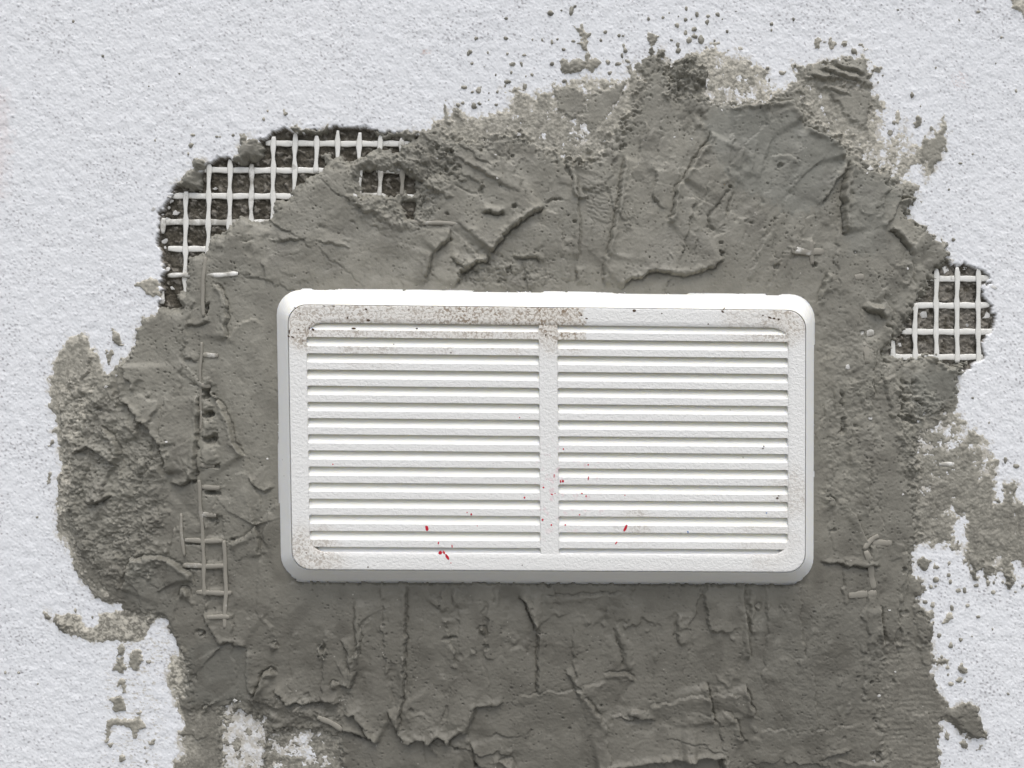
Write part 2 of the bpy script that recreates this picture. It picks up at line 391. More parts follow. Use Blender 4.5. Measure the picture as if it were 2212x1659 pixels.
Z['lobe'] = [(90, 740), (180, 700), (222, 770), (205, 860), (180, 900), (165, 1000), (150, 1120), (190, 1240), (262, 1300), (230, 1330), (150, 1240), (105, 1120), (105, 900)]
Z['arm'] = [(80, 1310), (340, 1325), (330, 1345), (320, 1400), (190, 1400)]
Z['whitebot'] = c(0, 2, (1420, 1290), (1490, 1240), (1600, 1300), (1725, 1330), (1735, 1500), (1700, 1800), (1450, 1800), (1420, 1450))
Z['greybot'] = c(0, 2, (1735, 1420), (1900, 1390), (2060, 1400), (2200, 1440), (2212, 1520), (2250, 1700), (2200, 1800), (1720, 1800))
Z['leftstrip'] = c(0, 2, (1060, 900), (1190, 900), (1225, 1040), (1200, 1180), (1150, 1250), (1180, 1340), (1130, 1300), (1050, 1100))
Z['rstrip'] = [(1905, 1385), (1960, 1380), (2060, 1380), (2060, 1800), (1920, 1800), (1900, 1600)]
Z['resid'] = [(500, 340), (520, 280), (580, 300), (560, 350)]
Z['bl'] = c(0, 2, (1180, 1280), (1430, 1270), (1450, 1800), (1090, 1800), (1130, 1400))
z = {k: zone(p, 5, 5.0) for k, p in Z.items()}
zs = {k: zone(p, 16, 9.0) for k, p in Z.items()}
put(T, zs['top'], .12); put(T, z['topmid'], .075); put(T, zs['topright'], .12); put(T, zs['right'], .06); put(T, zs['rlow'], .19)
put(T, zs['lobe'], .42); put(T, zs['arm'], .32); put(T, z['whitebot'], -.12); put(T, z['greybot'], .07); put(T, zs['leftstrip'], .22); put(T, zs['rstrip'], .34)
put(T, zs['bl'], .34)
for k, v in (('top', .5), ('topmid', .95), ('topright', .55), ('right', .75), ('rlow', .30), ('lobe', .62), ('arm', .95), ('whitebot', .55), ('greybot', .4), ('leftstrip', .95), ('rstrip', .12), ('bl', .18)):
    THIN = np.maximum(THIN, z[k]*v)
drag_t = fract(4.5, 40, .8, 36, .3, 1.0, 65)
THIN *= .18+.82*sm(-.55, .55, fract(4.5, 60, .85, 32)+.5*drag_t)
# opaque strokes inside the thin bands
for p, v in ((c(1, 0, (1375, 555), (1470, 560), (1560, 590), (1580, 700), (1520, 760), (1410, 700)), .5),
             (c(1, 0, (1600, 640), (1780, 560), (1850, 520), (1800, 640), (1700, 760), (1620, 870), (1570, 760)), .42),
             (c(2, 0, (720, 430), (930, 400), (1160, 370), (1200, 440), (1210, 560), (1000, 520), (860, 520), (760, 500)), .55),
             (c(2, 0, (900, 560), (1220, 590), (1190, 840), (1060, 760), (980, 640)), .36),
             (c(2, 0, (1560, 900), (1700, 830), (1700, 980), (1620, 1100), (1540, 1020)), .34),
             (c(2, 0, (0, 440), (140, 430), (160, 560), (110, 660), (0, 650)), .6)):
    q = zone(p, 3.5, 3.5); put(T, q, v); THIN *= (1-.85*q)
put(ROUGH, zs['arm'], .04)
Z2 = {
 'smoothR': c(2, 0, (180, 700), (700, 720), (780, 830), (900, 890), (1010, 950), (1040, 1060), (1000, 1160), (880, 1350), (700, 1400), (520, 1300), (330, 1200), (200, 1000), (150, 850)),
 'smoothR2': c(2, 0, (1110, 1120), (1350, 1200), (1400, 1300), (1300, 1440), (1340, 1640), (1060, 1650), (1060, 1400)),
 'smoothR3': c(2, 1, (1440, 760), (1760, 730), (1780, 900), (1640, 1000), (1540, 1080), (1500, 940)),
 'tongue': c(0, 1, (795, 700), (900, 500), (1010, 400), (1280, 400), (1300, 700), (1300, 1000), (1280, 1300), (1270, 1440), (1110, 1450), (1060, 1200), (960, 1080), (880, 1000), (800, 930)),
 'green': c(0, 2, (1230, 880), (1300, 820), (1440, 860), (1600, 870), (1620, 1000), (1640, 1200), (1450, 1250), (1240, 1230), (1205, 1100)),
 'sq': c(0, 2, (870, 300), (980, 280), (1090, 285), (1180, 340), (1250, 430), (1160, 600), (1100, 700), (860, 640), (830, 440)),
 'lowR': c(2, 2, (450, 650), (1100, 560), (1290, 640), (1280, 1000), (1080, 1300), (600, 1500), (470, 1300), (430, 900)),
}
z2 = {k: zone(p, 12, 5) for k, p in Z2.items()}
for k, v in (('smoothR', .10), ('smoothR2', .15), ('smoothR3', .15), ('tongue', .12), ('green', .12), ('sq', .10), ('lowR', .2)): put(ROUGH, z2[k], v)
for k, v in (('smoothR', .9), ('smoothR2', .6), ('smoothR3', .6), ('green', 1.0), ('sq', .5), ('lowR', .35)): WET = np.maximum(WET, z2[k]*v)
ZR = {
 'lobeR': c(0, 1, (420, 850), (700, 800), (800, 950), (940, 1080), (1080, 1300), (1060, 1659), (1040, 2000), (800, 2150), (640, 2050), (500, 1900), (420, 1500)),
 'rgash': c(2, 1, (1340, 820), (1560, 820), (1700, 1000), (1800, 1150), (1760, 1500), (1480, 1600), (1400, 1300)),
 'rcol': c(2, 1, (870, 400), (1250, 480), (1350, 800), (1250, 1659), (880, 1659)),
 'topk': [(1425, 100), (1530, 100), (1535, 225), (1440, 215)],
 'midtop': c(1, 1, (770, 40), (1000, 10), (1300, 60), (1400, 200), (1000, 215), (770, 190)),
 'mesh': c(1, 0, (60, 1000), (400, 900), (700, 950), (740, 1110), (520, 1500), (100, 1400)),
 'botl': c(0, 2, (1500, 1200), (2212, 1180), (2212, 1420), (1900, 1420), (1700, 1350)),
}
zr = {k: zone(p, 14, 8) for k, p in ZR.items()}
for k, v in (('lobeR', .8), ('rgash', 1.0), ('rcol', .38), ('topk', 1.5), ('midtop', 1.0), ('mesh', 1.0), ('botl', .7)): put(ROUGH, zr[k], v)
for k in ('lobeR',): T += .35*zr[k]

F = np.zeros((NV, NU), np.float32)      # modelled relief on the mortar, mm
NL_ = .8*band(34, seed=14)+.45*band(15, seed=15)+.15*band(7, seed=3)
LG = 2.1
def lap(pts, h, fall=40, side=1, lip=.35, warp=1.6, gr=.0):
    P = uv(pts); wd = window(P, fall*3+8)
    if wd[0].stop <= wd[0].start or wd[1].stop <= wd[1].start: return
    d, _, sg, arc, L = seg_all(P, UU[wd], VV[wd], False)
    tl = min(14, L*.3)
    tp = sm(0, tl, arc)*sm(0, tl, L-arc)
    s = d*sg*side+NL_[wd]*warp
    up = sm(-1.2, 1.2, s)
    F[wd] += LG*tp*(h*up*np.exp(-np.maximum(s, 0)/fall)+h*lip*1.15*np.exp(-((s-5.5)/5.0)**2)-(.7*gr+.26*h)*np.exp(-((s+1.8)/2.3)**2)-.16*h*np.exp(-((s+9)/9)**2))*np.where(d < fall*3+6, 1, 0)
def groove(pts, depth, wdt=2.2, warp=1.2):
    P = uv(pts); wd = window(P, wdt*4+8)
    if wd[0].stop <= wd[0].start or wd[1].stop <= wd[1].start: return
    d, _, sg, arc, L = seg_all(P, UU[wd], VV[wd], False)
    tl = min(10, L*.3); tp = sm(0, tl, arc)*sm(0, tl, L-arc)*(.65+.5*sm(-1, 1, NB3[wd]))
    s = d*sg+NJ[wd]*warp
    F[wd] -= 1.4*tp*depth*np.exp(-(s/wdt)**2)*np.where(d < wdt*4+6, 1, 0)
def blob(pts, h, edge=8, jag=1.5, dome=0):
    s = sdf(pts, m=40)+NJ*jag
    F[:] += h*sm(-1.5, edge, s)+dome*sm(0, 25, s)
def pit(x, y, r, depth):
    P = uv([(x, y)]); wd = window(P, r*3+6)
    if wd[0].stop <= wd[0].start or wd[1].stop <= wd[1].start: return
    d = np.hypot(UU[wd]-P[0, 0], (VV[wd]-P[0, 1])*1.15)+NJ[wd]*r*.35
    F[wd] -= depth*sm(r*1.15, r*.55, d)

# --- top middle
lap(c(1, 0, (1890, 470), (1850, 560), (1800, 660), (1700, 800), (1600, 910), (1540, 1000), (1500, 1110)), .32, 45, -1, gr=.25)
lap(c(1, 0, (965, 1659), (1010, 1590), (1090, 1490), (1180, 1430), (1260, 1380), (1320, 1340)), .55, 55, -1, gr=.35)
groove(c(1, 0, (1310, 1325), (1370, 1300), (1420, 1290), (1440, 1312)), .5, 2.5)
lap(c(1, 0, (1835, 1010), (1815, 1150), (1795, 1300), (1765, 1450), (1720, 1680)), .4, 40, -1, gr=.2)
lap(c(1, 0, (1525, 1130), (1530, 1300), (1545, 1480), (1530, 1690)), .22, 30, 1, gr=.15)
lap(c(1, 0, (2212, 1170), (2165, 1215), (2150, 1320), (2145, 1400), (2095, 1440)), .4, 50, -1, gr=.2)
lap(c(1, 0, (705, 1480), (700, 1560), (650, 1600), (605, 1650)), .45, 30, 1, gr=.3)
groove(c(1, 0, (720, 1180), (760, 1215), (820, 1245), (900, 1270)), .22, 2.0)
groove(c(1, 0, (820, 950), (920, 960), (1010, 1000), (1060, 1040)), .22, 2.0)
for k in range(9):
    x = 1530+k*6; y = 1150+k*28
    lap(c(1, 0, (x, y), (x+90, y+40+k*3), (x+200, y+75)), .065, 11, -1, lip=.2)
for k in range(7):
    x = 740+k*28; y = 1490+k*25
    lap(c(1, 0, (x, y-60), (x+70, y), (x+150, y+40)), .08, 11, -1, lip=.2)
for k in range(6):
    x = 700+k*50; y = 1000+k*30
    lap(c(1, 0, (x, y), (x+110, y+60), (x+220, y+110)), .10, 10, -1, lip=.2)
for k in range(5):
    x = 1400+k*30; y = 780+k*55
    lap(c(1, 0, (x, y), (x+100, y+50), (x+190, y+90)), .10, 10, -1, lip=.2)
for x, y, r, dp in ((700, 1000, 26, .9), (680, 1110, 16, .8), (740, 1100, 14, .7), (925, 905, 12, .6), (915, 1190, 10, .6), (920, 1220, 12, .6), (1030, 1210, 10, .5), (1120, 1350, 18, .9), (690, 1390, 12, .6),
                    (900, 1245, 16, .5), (1810, 970, 20, .6), (1835, 945, 12, .5), (1510, 1440, 10, .6), (1470, 1400, 8, .5), (560, 1165, 18, .7), (625, 960, 16, .8), (1870, 850, 9, .5), (1110, 1020, 12, .6), (1170, 890, 14, .6)):
    pit(*c(1, 0, (x, y))[0], r/3.0, dp)
lap(c(1, 0, (905, 1390), (940, 1375), (1010, 1385), (1070, 1395)), .4, 14, -1, gr=.5)
# --- top right
lap(c(2, 0, (195, 850), (150, 940), (75, 1030), (40, 1090), (-10, 1190)), .38, 50, -1, gr=.3)
lap(c(2, 0, (780, 825), (850, 862), (930, 892), (1000, 932), (1035, 990), (1045, 1050)), .42, 70, 1, gr=.12)
lap(c(2, 0, (290, 690), (440, 690), (560, 670), (700, 660), (780, 800)), .4, 60, 1, gr=.1)
lap(c(2, 0, (1085, 1040), (1050, 1160), (1030, 1260), (1035, 1390), (1045, 1520)), .55, 30, -1, gr=.4)
lap(c(2, 0, (1080, 1080), (1000, 1160), (930, 1260), (885, 1350)), .3, 25, 1, gr=.2)
lap(c(2, 0, (1420, 1200), (1400, 1300), (1350, 1400), (1300, 1500)), .2, 30, 1)
groove(c(2, 0, (300, 1225), (240, 1310), (160, 1405), (165, 1470), (210, 1505)), .45, 2.4)
groove(c(2, 0, (330, 1245), (290, 1330), (275, 1430)), .35, 2.2)
for k in range(3): groove(c(2, 0, (140, 1470+k*18), (210, 1505+k*10), (280, 1455+k*22)), .22, 1.8)
blob(c(2, 0, (290, 1230), (320, 1250), (285, 1400), (200, 1470), (170, 1420)), .15, 10)
for x, y, r, dp in ((620, 1080, 16, .6), (590, 1420, 14, .6), (440, 1450, 12, .5), (300, 1215, 14, .7), (245, 1640, 22, .8), (850, 1415, 9, .5), (710, 1270, 7, .4), (240, 1580, 10, .5), (540, 1195, 7, .4), (665, 1515, 10, .4),
                    (1045, 1520, 14, .7), (545, 1600, 8, .4), (700, 900, 6, .3), (1110, 1640, 12, .4), (660, 770, 5, .3), (140, 945, 10, .5)):
    pit(*c(2, 0, (x, y))[0], r/3.0, dp)
lap(c(2, 0, (1310, 1510), (1365, 1505), (1410, 1560), (1450, 1610), (1475, 1670)), .35, 30, -1, gr=.5)
lap(c(2, 0, (560, 1020), (650, 1010), (720, 1040), (760, 1065)), .15, 14, 1)
for k in range(4): lap(c(2, 0, (330+k*80, 880+k*20), (300+k*80, 1000), (280+k*70, 1180)), .09, 14, 1)
for k in range(4): lap(c(2, 0, (930-k*60, 410+k*40), (1050-k*40, 455+k*45), (1180-k*30, 490+k*45)), .22, 12, -1, gr=.2)
lap(c(2, 0, (1390, 1300), (1440, 1290), (1480, 1300)), .4, 12, 1, gr=.6)
blob(c(2, 0, (690, 1540), (730, 1530), (790, 1560), (830, 1530), (850, 1580), (830, 1650), (700, 1650)), .35, 5)
# --- left: ladder, tongue, rough lobe
lap(c(0, 1, (790, 690), (800, 930), (850, 970), (900, 1030), (920, 1075), (970, 1090), (1010, 1150), (1050, 1220), (1080, 1310), (1095, 1420)), .5, 70, -1, gr=.25)
blob(c(0, 1, (770, 690), (830, 690), (880, 600), (870, 570), (890, 540), (905, 580), (880, 660), (840, 720), (780, 730)), .45, 6)
lap(c(0, 1, (1100, 1470), (1170, 1480), (1270, 1440), (1290, 1380)), .35, 30, -1, gr=.3)
lap(c(0, 1, (1300, 900), (1290, 1100), (1280, 1250), (1270, 1440)), .3, 20, 1, gr=.4)
lap(c(0, 1, (1385, 180), (1440, 205), (1475, 280), (1480, 420), (1470, 560)), .35, 40, 1, gr=.2)
lap(c(0, 1, (1400, 960), (1420, 935), (1460, 980), (1500, 1080), (1530, 1200), (1600, 1300)), .45, 60, 1, gr=.2)
lap(c(0, 1, (1470, 560), (1560, 440), (1640, 400), (1710, 440)), .15, 40, 1)
lap(c(0, 1, (1610, 1430), (1660, 1480), (1720, 1530), (1790, 1490)), .3, 25, -1, gr=.2)
lap(c(0, 1, (1200, 460), (1290, 450), (1390, 430)), .2, 18, -1, gr=.2)
lap(c(0, 1, (1190, 660), (1250, 660), (1300, 690)), .2, 16, -1, gr=.2)
groove(c(0, 1, (1240, 830), (1300, 835)), .3, 2)
lap(c(0, 1, (1690, 30), (1720, 80), (1740, 190)), .2, 25, -1)
for k in range(9): groove(c(0, 1, (1800+k*8, 100+k*14), (1880, 130+k*11), (1960, 110+k*12)), .10, 1.8)
for x, y, r, dp in ((1340, 870, 24, 1.1), (1340, 910, 18, 1.0), (1388, 895, 10, .8), (1350, 1025, 26, 1.2), (1345, 1195, 24, 1.1), (1390, 1190, 18, 1.0), (1350, 330, 14, .9), (1345, 370, 9, .7), (1375, 1530, 26, .9),
                    (1290, 1400, 12, .8), (1270, 1460, 14, .7), (1300, 1240, 10, .6), (540, 910, 14, .6), (600, 1010, 18, .7), (660, 990, 18, .7), (640, 1590, 22, .7), (850, 965, 10, .5)):
    pit(*c(0, 1, (x, y))[0], r/3.0, dp)
blob(c(0, 1, (590, 920), (640, 880), (700, 900), (710, 960), (670, 985), (600, 960)), .5, 10, 2.5)
blob(c(0, 1, (870, 1380), (920, 1300), (1000, 1290), (1040, 1370), (1020, 1430), (950, 1460)), .5, 12, 2.5)
for yy in (1060, 1220):
    blob(c(0, 1, (1325, yy+10), (1390, yy), (1420, yy+40), (1420, yy+110), (1360, yy+125), (1325, yy+110)), .5, 6)
for yy in (790, 945): blob(c(0, 1, (1325, yy), (1370, yy-5), (1385, yy+25), (1350, yy+60), (1325, yy+50)), .4, 5)
lap(c(0, 1, (690, 1090), (760, 1170), (800, 1240), (790, 1330)), .35, 35, 1, gr=.3)
lap(c(0, 1, (480, 1280), (600, 1230), (700, 1290), (780, 1370)), .35, 35, -1, gr=.2)
lap(c(0, 1, (560, 1580), (620, 1600), (680, 1580), (760, 1540)), .4, 30, -1, gr=.4)
lap(c(0, 1, (920, 1060), (905, 1140), (915, 1190)), .25, 14, 1)
for y0, y1 in ((1112, 1160), (1173, 1213), (1227, 1270), (1284, 1320)):
    blob([(448, y0), (483, y0), (486, y1), (448, y1)], -.5, 3, 1.0)
for q in ([(444, 846), (455, 838), (458, 858), (446, 862)], [(446, 892), (460, 886), (470, 898), (448, 904)], [(450, 944), (470, 932), (479, 945), (468, 958), (452, 956)], [(443, 1003), (478, 1000), (479, 1009), (443, 1010)],
          [(445, 1060), (480, 1061), (480, 1069), (446, 1067)], [(447, 660), (456, 655), (452, 678), (446, 680)], [(442, 832), (458, 829), (458, 834), (442, 836)], [(403, 1170), (434, 1172), (434, 1176), (402, 1175)], [(400, 1224), (436, 1226), (436, 1231), (404, 1229)]):
    blob(q, -1.0, 3, .8)
blob([(446, 838), (470, 830), (476, 900), (448, 905)], -.35, 5); blob([(448, 925), (475, 920), (480, 960), (450, 960)], -.35, 5)
# --- lower left
lap(c(0, 2, (800, 510), (835, 430), (840, 360), (870, 295), (980, 275), (1080, 285), (1160, 330), (1240, 395), (1250, 460)), .4, 70, 1, gr=.2)
groove(c(0, 2, (880, 292), (960, 288)), .7, 3.2)
groove(c(0, 2, (955, 330), (962, 440)), .15, 2)
lap(c(0, 2, (1320, 650), (1380, 760), (1440, 862), (1470, 830), (1540, 840), (1610, 880)), .3, 45, -1, gr=.2)
lap(c(0, 2, (1610, 880), (1600, 980), (1600, 1080), (1640, 1200)), .2, 30, -1)
lap(c(0, 2, (1160, 560), (1190, 490), (1210, 480), (1240, 520), (1250, 560)), .4, 25, 1, gr=.3)
blob(c(0, 2, (1200, 490), (1240, 500), (1250, 560), (1290, 580), (1260, 600), (1200, 580)), .35, 8)
for k in range(3): groove(c(0, 2, (1270+k*10, 780+k*8), (1300, 750+k*12), (1330, 770+k*8), (1300, 805)), .4, 2)
lap(c(0, 2, (1480, 200), (1590, 160), (1640, 120), (1660, 80), (1680, 150), (1690, 300)), .3, 50, 1, gr=.15)
lap(c(0, 2, (1700, 640), (1760, 720), (1800, 800)), .12, 24, 1)
lap(c(0, 2, (1640, 1215), (1680, 1130), (1710, 1030), (1760, 1018), (1810, 1040)), .5, 30, 1, gr=.4)
lap(c(0, 2, (1780, 1120), (1830, 1190), (1870, 1235), (1990, 1225), (2130, 1215), (2212, 1225)), .35, 40, -1, gr=.3)
blob(c(0, 2, (1690, 1090), (1760, 1060), (1800, 1130), (1850, 1200), (1800, 1270), (1720, 1290), (1660, 1240)), .35, 14, 3)
blob(c(0, 2, (1880, 1270), (2000, 1250), (2120, 1290), (2212, 1340), (2212, 1390), (2080, 1350), (1960, 1320)), .4, 8, 3)
lap(c(0, 2, (1300, 1310), (1330, 1260), (1345, 1250), (1360, 1290)), .3, 20, 1, gr=.3)
lap(c(0, 2, (1750, 850), (1790, 845), (1820, 870)), .3, 25, 1, gr=.2)
lap(c(0, 2, (2050, 890), (2070, 870), (2095, 905), (2120, 880), (2140, 900)), .35, 25, 1, gr=.2)
lap(c(0, 2, (2150, 1140), (2160, 1090), (2212, 1100)), .35, 40, 1, gr=.2)
for k in range(5): lap(c(0, 2, (1780+k*30, 1590-k*6), (1830+k*30, 1580), (1880+k*30, 1565+k*9)), .25, 12, 1, gr=.3)
for x, y in ((1510, 180), (1400, 80), (1380, 50)): pit(*c(0, 2, (x, y))[0], 6, .8)
# --- below the vent
lap(c(1, 2, (422, 455), (420, 800), (405, 1100), (385, 1300), (372, 1400)), .28, 45, 1, gr=.25)
lap(c(1, 2, (300, 1270), (350, 1350), (380, 1440), (420, 1475), (440, 1495), (490, 1460), (530, 1462), (560, 1494), (600, 1450), (640, 1442), (690, 1495), (735, 1425), (780, 1410), (830, 1425)), .55, 70, -1, gr=.25)
lap(c(1, 2, (830, 1400), (842, 1330), (868, 1262), (960, 1242), (1060, 1230)), .32, 40, -1, gr=.2)
lap(c(1, 2, (1140, 540), (1190, 570), (1220, 650), (1255, 750), (1275, 762)), .5, 18, -1, gr=.5)
blob(c(1, 2, (1215, 600), (1240, 540), (1310, 470), (1308, 640), (1285, 750), (1262, 765), (1235, 700)), .5, 9, 1.5)
lap(c(1, 2, (1270, 770), (1275, 960), (1268, 1185)), .25, 22, -1, gr=.3)
blob(c(1, 2, (1770, 720), (1800, 740), (1830, 790), (1895, 870), (1895, 1010), (1870, 1035), (1832, 1020), (1825, 890), (1785, 830)), .5, 9, 1.5)
groove(c(1, 2, (1765, 740), (1790, 840), (1820, 900), (1826, 1020)), .45, 2.4)
groove(c(1, 2, (640, 822), (700, 808), (770, 795)), .7, 3.0)
lap(c(1, 2, (98, 560), (95, 730), (118, 905), (130, 800), (145, 740)), .3, 30, -1, gr=.2)
lap(c(1, 2, (0, 810), (40, 880), (60, 1040)), .25, 30, -1, gr=.15)
lap(c(1, 2, (-20, 1110), (60, 1125), (80, 1070), (112, 1020)), .35, 40, -1, gr=.2)
lap(c(1, 2, (1450, 1010), (1510, 1120), (1550, 1230)), .25, 35, -1, gr=.1)
lap(c(1, 2, (1555, 1222), (1590, 1208), (1640, 1260), (1660, 1310), (1700, 1335)), .3, 35, 1, gr=.2)
lap(c(1, 2, (1690, 1050), (1780, 1042), (1860, 1040), (1910, 1095)), .25, 35, 1, gr=.2)
lap(c(1, 2, (1860, 1320), (1880, 1305), (1930, 1322), (1980, 1330), (2040, 1345)), .25, 25, -1, gr=.25)
lap(c(1, 2, (1640, 1665), (1800, 1632), (2000, 1602), (2212, 1580), (2300, 1585)), .6, 60, -1, gr=.3)
lap(c(1, 2, (835, 1480), (870, 1600), (900, 1670)), .3, 30, -1, gr=.2)
lap(c(1, 2, (2165, 640), (2170, 780), (2205, 870)), .25, 30, -1, gr=.15)
lap(c(1, 2, (735, 480), (725, 560), (735, 620)), .25, 25, -1, gr=.15)
lap(c(1, 2, (885, 780), (905, 735), (930, 735), (935, 790)), .3, 25, 1, gr=.2)
lap(c(1, 2, (265, 480), (250, 520), (265, 570)), .2, 14, -1, gr=.2)
lap(c(1, 2, (1310, 540), (1450, 545), (1650, 525), (1820, 520)), .2, 30, 1, gr=.3)
lap(c(1, 2, (20, 1310), (90, 1300), (140, 1370), (180, 1440), (260, 1480)), .5, 30, -1, gr=.4)
lap(c(1, 2, (-10, 1390), (60, 1410), (150, 1440), (250, 1490)), .4, 18, -1, gr=.5)
lap(c(1, 2, (830, 880), (850, 875), (865, 920)), .2, 15, 1, gr=.1)
groove(c(1, 2, (320, 1060), (335, 1180), (350, 1240)), .2, 2)
groove(c(1, 2, (540, 1480), (545, 1640)), .2, 2)
for x, y, r, dp in ((750, 1530, 14, .8), (1685, 1245, 10, .8), (455, 1275, 12, .5), (1590, 895, 7, .5), (2150, 790, 8, .6), (275, 720, 10, .4), (300, 770, 10, .4), (1480, 1400, 10, .5), (880, 1640, 16, .9), (1690, 520, 9, .7),
                    (940, 1320, 7, .4), (1100, 1130, 6, .4), (550, 1105, 8, .4), (605, 1180, 8, .4), (1435, 1330, 5, .5), (1900, 1345, 8, .4)):
    pit(*c(1, 2, (x, y))[0], r/3.0, dp)
for k in range(4): lap(c(1, 2, (1000+k*22, 1600-k*10), (1050+k*18, 1590), (1120+k*8, 1659)), .22, 12, 1, gr=.1)
for k in range(0): lap(c(1, 2, (1640+k*55, 1390+k*14), (1670+k*55, 1440+k*10), (1700+k*55, 1500+k*8)), .2, 18, -1, gr=.15)
# --- lower right
lap(c(2, 2, (395, 470), (385, 600), (415, 720), (430, 950)), .35, 22, 1, gr=.2)
lap(c(2, 2, (430, 470), (425, 600), (440, 800)), .25, 22, -1, gr=.1)
groove(c(2, 2, (1288, 600), (1292, 700), (1305, 855)), .65, 2.6)
lap(c(2, 2, (1282, 600), (1288, 700), (1300, 855)), .2, 20, 1)
lap(c(2, 2, (143, 1090), (170, 1200), (195, 1365)), .4, 40, 1, gr=.3)
lap(c(2, 2, (400, 1100), (430, 1220), (460, 1320)), .4, 50, 1, gr=.3)
lap(c(2, 2, (-20, 1582), (100, 1578), (246, 1575), (252, 1680)), .6, 50, -1, gr=.3)
lap(c(2, 2, (250, 1260), (300, 1300), (340, 1340), (370, 1450), (400, 1470)), .3, 25, 1, gr=.2)
lap(c(2, 2, (880, 1590), (960, 1560), (1090, 1530)), .25, 24, -1, gr=.15)
blob(c(2, 2, (985, 1110), (1000, 1070), (1030, 1050), (1020, 1110), (995, 1135)), .5, 7)
blob(c(2, 2, (1060, 1230), (1085, 1220), (1085, 1280), (1045, 1320), (1045, 1290)), .45, 7)
lap(c(2, 2, (870, 320), (1000, 325), (1060, 350), (1190, 345), (1280, 345)), .3, 22, -1, gr=.35)
lap(c(2, 2, (470, 640), (470, 610), (490, 600), (498, 640)), .3, 12, 1, gr=.2)
for x in (530, 625, 655): lap(c(2, 2, (x-6, 650), (x, 600), (x+12, 600), (x+12, 640)), .2, 10, 1, gr=.1)
for x, y, r, dp in ((1245, 1555, 26, 1.0), (1220, 1100, 14, .8), (1235, 1340, 14, .7), (1435, 650, 20, .7), (1360, 1090, 18, .8), (1300, 960, 10, .6), (1130, 1060, 10, .5), (840, 640, 7, .5), (960, 120, 18, .6), (400, 1470, 12, .5),
                    (1420, 370, 20, .8), (910, 845, 8, .5), (1270, 460, 14, .5), (1040, 1450, 12, .4), (1020, 1370, 10, .5)):
    pit(*c(2, 2, (x, y))[0], r/3.0, dp)
# --- right of the vent
for p in (((1380, 845), (1430, 882), (1540, 900)), ((1480, 805), (1500, 832)), ((1365, 1028), (1430, 1058), (1530, 1085)), ((1540, 1215), (1580, 1240), (1640, 1255)), ((1400, 790), (1450, 850)), ((1380, 920), (1450, 920)),
          ((1500, 940), (1570, 965)), ((1020, 870), (1025, 990)), ((1030, 1050), (1038, 1150)), ((1415, 950), (1420, 1030)), ((1520, 1150), (1550, 1200))):
    groove(c(2, 1, *p), .65, 3.0, 2.5)
for x, y, r, dp in ((1460, 1050, 30, 1.0), (1580, 1225, 28, 1.1), (1620, 1130, 26, .8), (1680, 1010, 24, .9), (1835, 1150, 30, 1.0), (1035, 1140, 18, .8), (1035, 1055, 16, .8), (1435, 940, 18, .7), (1330, 580, 20, .8), (1300, 690, 14, .6),
                    (850, 60, 16, .9), (1150, 500, 12, .8), (940, 1570, 22, .8), (1110, 1100, 8, .5), (1280, 1230, 8, .6)):
    pit(*c(2, 1, (x, y))[0], r/3.0, dp)
lap(c(2, 1, (1590, 620), (1640, 655), (1680, 705), (1745, 715), (1850, 685)), .5, 30, 1, gr=.4)
lap(c(2, 1, (1300, 440), (1340, 470), (1345, 540), (1310, 590)), .4, 20, 1, gr=.4)
lap(c(2, 1, (1150, 320), (1190, 350), (1260, 370), (1320, 420)), .35, 18, -1, gr=.4)
for k in range(4): lap(c(2, 1, (1180, 290+k*14), (1240, 310+k*10), (1310, 320+k*8)), .18, 6, 1, gr=.1)
lap(c(2, 1, (1240, 840), (1310, 790), (1370, 750)), .2, 20, 1)
lap(c(2, 1, (940, 100), (900, 200), (880, 290), (860, 320)), .35, 22, -1, gr=.2)
lap(c(2, 1, (1230, 820), (1240, 910)), .2, 14, 1, gr=.2)
lap(c(2, 1, (1205, 1300), (1195, 1500), (1200, 1700)), .15, 18, 1, gr=.1)
lap(c(2, 1, (1470, 20), (1480, 120), (1450, 220)), .25, 30, 1, gr=.15)
lap(c(2, 1, (905, 1555), (950, 1560), (990, 1620)), .35, 18, 1, gr=.3)
for k in range(6): groove(c(2, 1, (1300+k*36, 20+k*20), (1380+k*24, 110+k*14), (1440+k*12, 190+k*6)), .13, 2.2)
# --- above the vent
lap(c(1, 1, (535, 200), (560, 100), (590, 0), (600, -30)), .35, 50, -1, gr=.2)
lap(c(1, 1, (735, 220), (760, 150), (790, 100), (870, 50), (945, 30), (940, -20)), .45, 45, -1, gr=.3)
lap(c(1, 1, (700, 0), (760, 50), (810, 80), (870, 55)), .3, 25, -1, gr=.15)
lap(c(1, 1, (1800, 225), (1840, 190), (1870, 150), (1940, 150), (2010, 100), (2212, 130), (2350, 100), (2480, 20)), .45, 60, -1, gr=.2)
lap(c(1, 1, (1700, -10), (1705, 100), (1695, 210)), .3, 35, -1, gr=.15)
lap(c(1, 1, (1520, 60), (1530, 130), (1520, 200)), .25, 25, -1, gr=.15)
lap(c(1, 1, (1100, 0), (1180, 20), (1270, 10), (1290, 60)), .3, 18, -1, gr=.3)
for x, y, r, dp in ((1085, 95, 22, .9), (1030, 170, 26, .8), (800, 110, 12, .6), (960, 60, 10, .5), (1190, 155, 8, .5), (1260, 100, 7, .5), (1040, 5, 8, .5), (880, 110, 16, .6), (1850, 60, 6, .4)):
    pit(*c(1, 1, (x, y))[0], r/3.0, dp)
# --- horizontal combing towards the right-hand edge
st = np.sin(VV/13.0*2*math.pi+1.1*band(160, 60, seed=31)+.5*band(60, 20, seed=33))*sm(-.8, .8, band(70, seed=34))
F += .055*zs['rstrip']*st
F += .03*sm(1650, 2000, UU)*sm(1300, 1420, VV)*st
